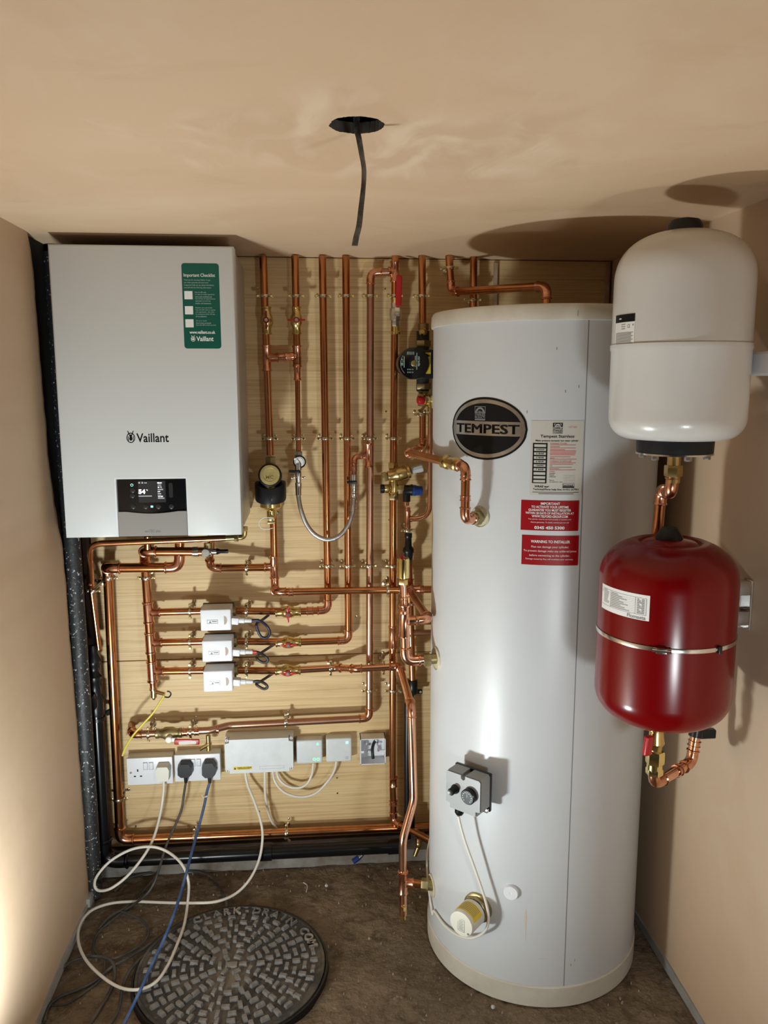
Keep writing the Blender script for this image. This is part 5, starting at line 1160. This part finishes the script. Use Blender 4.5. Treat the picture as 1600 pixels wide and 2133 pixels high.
# label wraps the upper half of the cap
ang0 = [k*PI/36 for k in range(72)]; best = max(ang0, key=lambda k: (u_*math.cos(k)+v_*math.sin(k)).z)
R_ = .0325; o = Print(PI_(R_)).rect((best-1.25)*R_, .034, (best+.85)*R_, .070, .0004, 18).out('warning_label', 'label_yellow', im)
p = Print(PI_(R_))
for k in range(6): p.rect((best-.95)*R_, .038+k*.005, (best+.55)*R_, .0395+k*.005, .0007, 14)
p.out('small_print', 'ink_grey', o)
def PE(u, v, l): return c0+n_*(.0805+l)+t_*u+Z*v
p = Print(PE); p.frame(-.009, -.018, .010, .014, .0008, .0003)
for k in range(7): p.rect(-.006, -.014+k*.0038, .007-.002*(k % 2), -.0128+k*.0038, .0003)
p.rect(.018, -.020, .023, -.015, .0003); p.out('data_print', 'ink_grey', im)
cable('heater_flex', 'white flex from the thermostat to the immersion heater and round the cylinder', [PTh(-.024, -h_/2-.022, .046) if False else TCp(955, 1700, .046), TCp(960, 1722, .045), TCp(970, 1756, .040), TCp(988, 1806, .034), TCp(1004, 1852, .030), TCp(1014, 1886, .030), TCp(1018, 1912, .032), TCp(1013, 1935, .034), TCp(998, 1949, .034), TCp(976, 1954, .026), TCp(950, 1946, .014), TCp(925, 1926, .008), TCp(905, 1898, .006), tp(-80, tcyl(895, 1870)[1], .006), tp(-100, .20, .006), tp(-120, .26, .006)], .0034, 'cable_white')

# ================================================================== expansion vessels on the right wall
VY_ = -.93
def cylmap(c, R):
    def hit(px, py):
        d = ray(px, py); o = V((CAM.x-c.x, CAM.y-c.y)); e = V((d.x, d.y)); aa = e.dot(e); b = o.dot(e); cc = o.dot(o)-R*R
        t = (-b-math.sqrt(max(0, b*b-aa*cc)))/aa; P = CAM+d*t; return math.atan2(P.x-c.x, c.y-P.y)*R, P.z
    return hit, (lambda u, v, l: V((c.x+(R+l)*math.sin(u/R), c.y-(R+l)*math.cos(u/R), v)))
wc = V((A(1424, 750, VY_).x-.008, VY_, 0)); WR = .1262
zw0 = A(1413, 914, VY_).z; zw1 = A(1424, 487, VY_).z+.006
wv = thing('expansion_vessel', 'white potable expansion vessel near the ceiling on the right wall', 'expansion vessel', (wc.x, wc.y, zw0))
zs = A(1424, 712, VY_-.115).z
def arc(r, z, R, a0, a1, n=8): return [(r+R*math.cos(math.radians(a0+(a1-a0)*k/n)), z+R*math.sin(math.radians(a0+(a1-a0)*k/n))) for k in range(n+1)]
obj('lower_shell', MB().lathe([(.05, zw0)]+arc(WR-.042, zw0+.042, .042, -90, 0, 10)+[(WR+.0005, zs-.012), (WR+.0022, zs-.009), (WR+.0022, zs)], wc, Z, 72), 'vessel_white', wv)
def sdome(R, z0, z1, e, n=16): return [(max(.001, R*math.cos(PI/2*k/n)**e), z0+(z1-z0)*math.sin(PI/2*k/n)**e) for k in range(n+1)]
dome = [(WR, zs)]+sdome(WR, zw1-.098, zw1, .80)
obj('upper_shell', MB().lathe(dome, wc, Z, 72), 'vessel_white', wv)
obj('valve_cap', MB().lathe([(.034, -.006), (.032, .012), (.026, .020), (.010, .024), (.001, .024)], (wc.x-.004, wc.y, zw1-.002), Z, 28), 'black_plastic', wv)
rr = (A(1497, 930, VY_).x-A(1332, 930, VY_).x)/2*.906
zr1, zr0 = zw0+.001, A(1413, 942, VY_).z
obj('black_collar', MB().lathe([(rr*.99, zr1), (rr, zr1-.003), (rr*.985, zr0)], wc, Z, 48), 'black_rubber', wv)
fl__ = obj('flange', MB().lathe([(rr*.97, zr0+.001), (rr*1.0, zr0), (rr*1.0, zr0-.003), (rr*.9, zr0-.004), (.02, zr0-.005)], wc, Z, 48), 'chrome', wv)
for k in range(6):
    an = PI/6+k*PI/3; obj('bolt', MB().hexnut((wc.x+rr*.82*math.cos(an), wc.y+rr*.82*math.sin(an), zr0-.012), Z, .007, .009), 'steel', fl__)
hit, PW = cylmap(wc, WR)
u0, _ = hit(1283, 700); u1, _ = hit(1322, 690); v1 = hit(1322, 652)[1]; v0 = hit(1322, 716)[1]; u0 = u1-.060
lb = Print(PW).rect(u0, v0, u1, v1, .0004, 8).out('rating_label', 'label_white', wv); lb['label'] = 'white rating label with a black header'
p = Print(PW); p.rect(u0, v1-.0145, u1, v1-.0005, .0008, 8); p.out('header', 'ink_black', lb)
p = Print(PW)
for k in range(14): p.rect(u0+.004, v1-.034-k*.0021, u1-.003-(.004 if k % 3 else 0), v1-.0331-k*.0021, .0008, 6)
p.text('CE', u1-.018, v1-.0255, u1-.011, v1-.019, .0, .0008); p.rect(u1-.005, v1-.022, u1-.003, v1-.019, .0008)
for k in range(3): p.rect(u0+.024, v1-.019-k*.004, u1-.024, v1-.018-k*.004, .0008, 3)
p.out('small_print', 'ink_grey', lb)
Print(PW).rect(u0+.016, v1-.009, u0+.024, v1-.007, .0012, 2).out('name_print', 'ink_white', lb)
# wall bracket of the white vessel, sticking out toward the room
b0 = AX(1583, 760, XR-.03)
obj('wall_bracket', MB().box((XR-.040, wc.y-.050, A(1583, 760, wc.y-.09).z+.003), (.078, .085, .044), None, .006, 3), 'white_plastic', wv)
# pipe from the white vessel down behind the red one
zt_ = zr0-.005
pth = [V((wc.x, wc.y, zt_)), V((wc.x-.002, wc.y, A(1403, 1030, wc.y).z)), A(1378, 1018, -.86), A(1366, 1140, -.855), V((A(1366, 1140, -.855).x+.004, -.855, A(1370, 1300, -.855).z))]
ru = run('vessel_pipe', 'copper pipe with two elbows between the white and the red vessel', pth, r22, 'copper', ['e', 'e', .02], group=None)
obj('union_nut', MB().lathe([(.0125, 0), (.0125, -.020), (.0105, -.021)], (wc.x, wc.y, zt_), Z, 18).hexnut((wc.x, wc.y, zt_-.042), Z, .0175, .022).lathe([(.0135, -.042), (.0135, -.054)], (wc.x, wc.y, zt_), Z, 18), 'brass', ru)

rc = V((A(1390, 1300, VY_).x-.004, VY_, 0)); RR = .1325
zb0 = A(1390, 1490, VY_).z; zb1 = A(1388, 1117, VY_).z
rv = thing('expansion_vessel', 'glossy red heating expansion vessel with silver strap on the right wall', 'expansion vessel', (rc.x, rc.y, zb0))
body = [(.03, zb0), (.06, zb0+.002)]+arc(RR-.060, zb0+.060, .060, -72, 0, 10)+[q_ for q_ in sdome(RR, zb1-.088, zb1, .84) if q_[0] > .060]+[(.058, zb1-.0125), (.053, zb1-.0135), (.048, zb1-.0095), (.001, zb1)]
obj('shell', MB().lathe(body, rc, Z, 80), 'vessel_red', rv)
obj('valve_cap', MB().lathe([(.026, -.004), (.026, .002), (.016, .018), (.014, .020), (.001, .020)], (rc.x-.002, rc.y, zb1-.002), Z, 28), 'black_rubber', rv)
hit, PV_ = cylmap(rc, RR)
u0, va = hit(1256, 1218); u1, vb_ = hit(1355, 1237); v1 = (hit(1257, 1219)[1]+hit(1354, 1237)[1])/2; v0 = (hit(1257, 1271)[1]+hit(1354, 1290)[1])/2
lb = Print(PV_).rect(u0, v0, u1, v1, .0004, 14).out('rating_label', 'label_white', rv); lb['label'] = 'white rating label with fine table lines'
W, HH = u1-u0, v1-v0
def U(x): return u0+(x-185)/(1325-185)*W
def Vv(f): return v1-f*HH
p = Print(PV_)
p.text('Flomasta', U(915), Vv(.97), U(1265), Vv(.83), .015, .0008)
for x in (500, 1065, 1265): p.rect(U(x), Vv(.80), U(x+6), Vv(.13), .0007)
p.rect(U(220), Vv(.135), U(1265), Vv(.125), .0007, 10); p.rect(U(220), Vv(.80), U(1265), Vv(.79), .0007, 10)
for k in range(9):
    f = .19+k*.067; p.rect(U(520), Vv(f+.012), U(700+((k*97) % 260)), Vv(f-.008), .0007, 4); p.rect(U(1100), Vv(f+.016), U(1140+30*(k % 3)), Vv(f-.012), .0007, 2); p.rect(U(1185), Vv(f+.016), U(1235), Vv(f-.012), .0007, 2); p.rect(U(500), Vv(f+.03), U(1265), Vv(f+.026), .0007, 8)
for k in range(10): f = .17+k*.055; p.rect(U(280), Vv(f+.010), U(400+((k*61) % 70)), Vv(f-.008), .0007, 3)
p.text('CE', U(215), Vv(.28), U(262), Vv(.19), .0, .0008)
p.out('lettering', 'ink_grey', lb)
zband = A(1390, 1358, VY_-.13).z
obj('strap', MB().lathe([(RR, -.004), (RR+.0018, -.004), (RR+.0024, 0), (RR+.0018, .004), (RR, .004)], rc+Z*zband, Z, 80, caps=False), 'chrome', rv)
an = hit(1378, 1359)[0]/RR; nb = V((math.sin(an), -math.cos(an), 0)); tb_ = V((math.cos(an), math.sin(an), 0))
obj('strap_screw', MB().box(rc+nb*(RR+.005)+Z*zband, (.020, .009, .012), basis(tb_, nb, Z), .002).lathe([(.0035, -.016), (.0035, .018)], rc+nb*(RR+.007)+Z*zband, tb_, 10), 'chrome', rv)
an = hit(1497, 1340)[0]/RR; nb = V((math.sin(an), -math.cos(an), 0)); tb_ = V((math.cos(an), math.sin(an), 0)); obj('strap_clip', MB().box(rc+nb*(RR+.003)+Z*zband, (.007, .008, .014), basis(tb_, nb, Z), .001), 'black_plastic', rv)
bz1, bz0 = A(1550, 1222, VY_).z, A(1550, 1328, VY_).z
zm_ = (bz0+bz1)/2; br = MB().box((XR-.003, -.872, zm_), (.005, .030, bz1-bz0), None, .001, 1).box((XR-.026, -.866, zm_), (.044, .003, bz1-bz0), None, .001, 1)
for zz in (bz1-.016, bz0+.026): br.box((XR-.030, -.876, zz), (.050, .022, .030), None, .002)
obj('wall_bracket', br, 'chrome', rv)
# isolating valve and pipe under the red vessel
vc = V((rc.x-.006, rc.y, zb0))
iv = thing('vessel_valve', 'brass vessel valve with red handle under the red vessel', 'valve', vc-Z*.12)
obj('body', MB().lathe([(.024, .004), (.024, .0), (.016, -.002), (.016, -.012), (.0175, -.013), (.0175, -.030), (.0140, -.032), (.0150, -.044), (.0175, -.058), (.0130, -.066), (.0130, -.078)], vc, Z, 20), 'brass', iv)
obj('union_nut', MB().hexnut(vc-Z*.104, Z, .0190, .028).lathe([(.016, -.118), (.016, -.104)], vc, Z, 18).hexnut(vc-Z*.128, Z, .0175, .014), 'brass_bright', iv)
hx = vc+V((-.020, -.012, -.046)); obj('handle', MB().box(hx+V((-.004, -.004, -.010)), (.018, .012, .042), rotm('Y', .08) @ rotm('Z', .4), .004, 3), 'red_plastic', iv)
obj('drain_nipple', MB().tube([vc+V((-.010, -.004, -.026)), vc+V((-.032, -.012, -.020))], [.0055, .0045], 12), 'brass', iv)
p0 = vc-Z*.120; p1 = vc-Z*.150; p2 = A(1440, 1588, -.86); p3 = A(1452, 1515, -.855); p4 = p3+Z*.10
ru = run('vessel_pipe', 'copper U of pipe under the red vessel rising into a black clip', [p0, p1, p2, p3, p4], r22, 'copper_bright', ['e', 'e', .02], group=None)
pdir = (p3-p2).normalized(); sleeve(ru, p2.lerp(p3, .55), pdir, r22, .012); mdir_ = (p2-p1).normalized(); sleeve(ru, p1.lerp(p2, .62), mdir_, r22, .012)
cb = A(1450, 1530, -.855); o = thing('pipe_bracket', 'black plastic pipe bracket behind the red vessel bottom', 'pipe clip', cb)
obj('ring', MB().lathe([(r22, -.010), (r22+.004, -.010), (r22+.004, .010), (r22, .010)], p3.lerp(p2, .12), pdir, 20), 'black_plastic', o); obj('foot', MB().box(cb+V((.026, .004, .0)), (.036, .016, .020), None, .003), 'black_plastic', o)

# ================================================================== black waste pipes
lag = [A(92, 500, -.165), A(128, 860, -.165), A(160, 1165, -.165), A(174, 1480, -.165), A(190, 1800, -.165), A(193, 1868, -.165)]
lx = sum(p.x for p in lag[2:])/4
cable('lagged_pipe', 'black foam-lagged pipe standing in the left corner beside the boiler', [V((lx-.004, -.165, H-.02)), V((lx-.003, -.165, 1.2)), V((lx, -.165, .7)), V((lx, -.165, .012))], .0235, 'foam_black', cat='pipe', n=20)
o = obj('pipe_foot_block', MB().box((lx-.012, -.20, .016), (.030, .05, .044), None, .003), 'membrane'); tag(o, 'small grey block at the foot of the left corner', 'block')
WY = -.075; wb = A(222, 1795, WY)
wp = thing('waste_pipe', 'black plastic waste pipe dropping in the left corner and running right along the kerb', 'waste pipe', wb)
hz = A(600, 1777, -.105)
w0, w1_ = A(211, 1470, WY), V((A(222, 1790, WY).x, -.095, hz.z+.0)); w2_ = V((A(842, 1757, -.105).x, -.105, hz.z+.004))
w0 = V((w1_.x-.004, WY, w0.z))
obj('pipe', MB().tube(fillet([w0, w1_, w2_], [.05]), .0205, 24), 'pipe_black', wp)
elbow(wp, w1_, w0-w1_, w2_-w1_, .0205, 'pipe_black', ext=1.4, R=.045)
def wz(py): return A(208, py, WY).z
obj('boss_adaptor', MB().lathe([(.0235, wz(1488)), (.0245, wz(1484)), (.0245, wz(1452)), (.0205, wz(1448)), (.0205, wz(1420)), (.0225, wz(1418)), (.0225, wz(1408)), (.015, wz(1402)), (.013, wz(1398)), (.018, wz(1394)), (.018, wz(1386)), (.022, wz(1382)), (.022, wz(1374)), (.014, wz(1362)), (.012, wz(1352)), (.010, wz(1344))], (w0.x, WY, 0), Z, 24), 'black_plastic', wp)
obj('branch', MB().tube([V((w0.x, WY, wz(1478))), V((w0.x-.014, WY-.026, wz(1440)))], .0195, 20), 'black_plastic', wp)
obj('pipe_clip', MB().lathe([(.0205, -.005), (.0235, -.005), (.0235, .005), (.0205, .005)], (w0.x+.001, WY, wz(1496)), Z, 24).box((w0.x+.034, -.045, wz(1490)), (.030, .012, .016), rotm('Y', -.5), .003).box((w0.x+.045, -.018, wz(1486)), (.012, .036, .018), None, .002), 'black_plastic', wp)
for px in (552, 822): q_ = A(px, 1775, -.105); obj('coupling', MB().lathe([(.0205, -.022), (.0235, -.021), (.0235, .021), (.0205, .022)], (q_.x, -.103, hz.z+.003), X, 24), 'pipe_black', wp)
rx = A(848, 1600, D-.005)
wv2 = thing('waste_pipe', 'slim black overflow pipe beside the sixth riser', 'waste pipe', A(850, 1745, D))
obj('pipe', MB().tube([A(861, 1420, D), A(858, 1440, D-.004), A(849, 1465, D-.008), A(849, 1745, D-.02)], .0115, 18), 'black_plastic', wv2)
obj('socket_end', MB().lathe([(.0145, -.022), (.0155, -.020), (.0155, .020), (.0140, .022)], A(860, 1430, D), Z, 18), 'black_plastic', wv2); obj('knee', MB().lathe([(.0125, -.03), (.0165, -.028), (.0175, .0), (.0165, .03), (.0125, .032)], A(853, 1712, D-.02), Z, 18), 'black_plastic', wv2)
obj('pipe_clip', MB().box(A(859, 1441, D+.012), (.064, .008, .014), None, .003), 'black_plastic', wv2)
for px in (834, 876): obj('screw', MB().lathe([(.004, 0), (.004, .002)], A(px, 1441, D+.006), (0, -1, 0), 12), 'zinc', wv2)

# ================================================================== manhole cover
MC = V((-.2285, -.500, 0)); MR = .2455; mt = .012
mh = thing('manhole_cover', 'round dark iron manhole cover with raised blocks in the floor', 'manhole cover', MC)
obj('frame_ring', MB().lathe([(MR+.001, -.01), (MR+.0015, .008), (MR+.007, .008), (MR+.009, -.01)], MC, Z, 96), 'black_plastic', mh)
obj('plate', MB().lathe([(MR-.002, -.008), (MR-.001, mt-.001), (MR-.003, mt), (MR-.008, mt), (MR-.009, mt-.003), (.001, mt-.003)], MC, Z, 96), 'iron', mh)
sb = MB().prism([(-.0115, -.0060), (.0115, -.0060), (.0115, .0060), (-.0115, .0060)], lambda u, v, d: V((u*(1-.18*d/.008), v*(1-.25*d/.008), d)), 0, .0082)
sm_ = mesh('stud', sb, 'iron_stud', flat=True); cnt = 0
for ri in range(9):
    r_ = .030+ri*.0232
    k = max(6, int(2*PI*r_/.0335)); k -= k % 2
    for j in range(k):
        an = 2*PI*(j+.5*(ri % 2))/k
        if ri == 8 and (math.radians(9) < an < math.radians(128)): continue
        o = bpy.data.objects.new('stud', sm_); C.objects.link(o); o.parent = mh
        o.location = (r_*math.cos(an), r_*math.sin(an), mt-.0035); o.rotation_euler = (0, 0, an+(PI/2 if j % 2 else 0)+random.uniform(-.04, .04)); cnt += 1
txt = 'CLARK-DRAIN.COM'
for j, ch in enumerate(txt):
    an = math.radians(121-105*j/(len(txt)-1)); r_ = .2190
    vs, fs = glyphs(ch, .015, .18)
    if not vs: continue
    xs = [q_.x for q_ in vs]; ys = [q_.y for q_ in vs]; mx = (min(xs)+max(xs))/2; s = .034
    rad = V((math.cos(an), math.sin(an), 0)); tan = V((math.sin(an), -math.cos(an), 0))
    mb = MB(); mb.add([MC+rad*(r_-.010+q_.y*s)+tan*((q_.x-mx)*s)+Z*(mt-.003+(q_.z+.18)*s*.60) for q_ in vs], fs)
    obj('letter', mb, 'iron_stud', mh, flat=True)
obj('centre_boss', MB().box(MC+Z*(mt-.001), (.030, .018, .008), None, .001), 'iron_stud', mh)
for an in (.0, PI*1.0, PI*.5): obj('key_hole', MB().lathe([(.0065, mt-.0028), (.0065, mt-.0020)], MC+V((.075*math.cos(an+.95), .075*math.sin(an+.95), 0)), Z, 16), 'dark', mh)

# ================================================================== bits on the floor
rub = MB(); rnd = random.Random(5)
for i in range(420):
    x = rnd.uniform(XL+.03, XR-.03); y = rnd.uniform(-1.1, -.06)
    if math.hypot(x-TC.x, y-TC.y) < TR+.02 or math.hypot(x-MC.x, y-MC.y) < MR+.014: continue
    s = rnd.uniform(.0009, .0034)*(1.5 if rnd.random() < .08 else 1)
    vs = [V((x, y, .001))+V((rnd.uniform(-1, 1)*s, rnd.uniform(-1, 1)*s, 0)) for _ in range(3)]; a_ = rnd.uniform(0, 6)
    base = [V((x+s*math.cos(a_+k*PI/2)*rnd.uniform(.7, 1.2), y+s*math.sin(a_+k*PI/2)*rnd.uniform(.7, 1.2), -.003)) for k in range(4)]
    top = [V((q_.x*.4+x*.6+rnd.uniform(-.3, .3)*s, q_.y*.4+y*.6, .001+s*rnd.uniform(.6, 1.1))) for q_ in base]
    rub.add(base+top, [(4, 5, 6, 7)]+[(k, (k+1) % 4, 4+(k+1) % 4, 4+k) for k in range(4)])
o = obj('floor_grit', rub, 'stone', None, flat=True); tag(o, 'small pale grit and plaster crumbs scattered over the floor', 'grit', kind='stuff')
c = AZ(742, 1792, .012); bf = thing('pipe_offcut', 'small blue and steel pipe fitting lying by the kerb', 'fitting', c-Z*.012)
obj('sleeve', MB().tube([c+V((-.010, -.004, -.002)), c+V((.008, .004, .006))], .0085, 14), 'blue_plastic', bf); obj('thread', MB().tube([c+V((.006, .003, .005)), c+V((.018, .008, .012))], .0070, 12), 'steel', bf)
o = obj('cable_offcut', MB().tube(smooth([AZ(632, 1838, .004), AZ(640, 1845, .005), AZ(638, 1858, .004)], 5), .0014, 6), 'cable_white'); tag(o, 'tiny white wire offcut on the floor beyond the manhole cover', 'wire offcut')
for nm, px, py, lab in (('stone_chip', 680, 1845, 'pale stone chip on the floor beyond the manhole cover'), ('stone_chip', 1027, 2098, 'pale stone chip in front of the cylinder base')):
    c = AZ(px, py, .003); mb = MB().lathe([(.002, -.004), (.0055, -.001), (.0050, .003), (.002, .005)], c, V((.2, .1, 1)), 6); o = obj(nm, mb, 'label_paper', None, flat=True); tag(o, lab, 'stone')
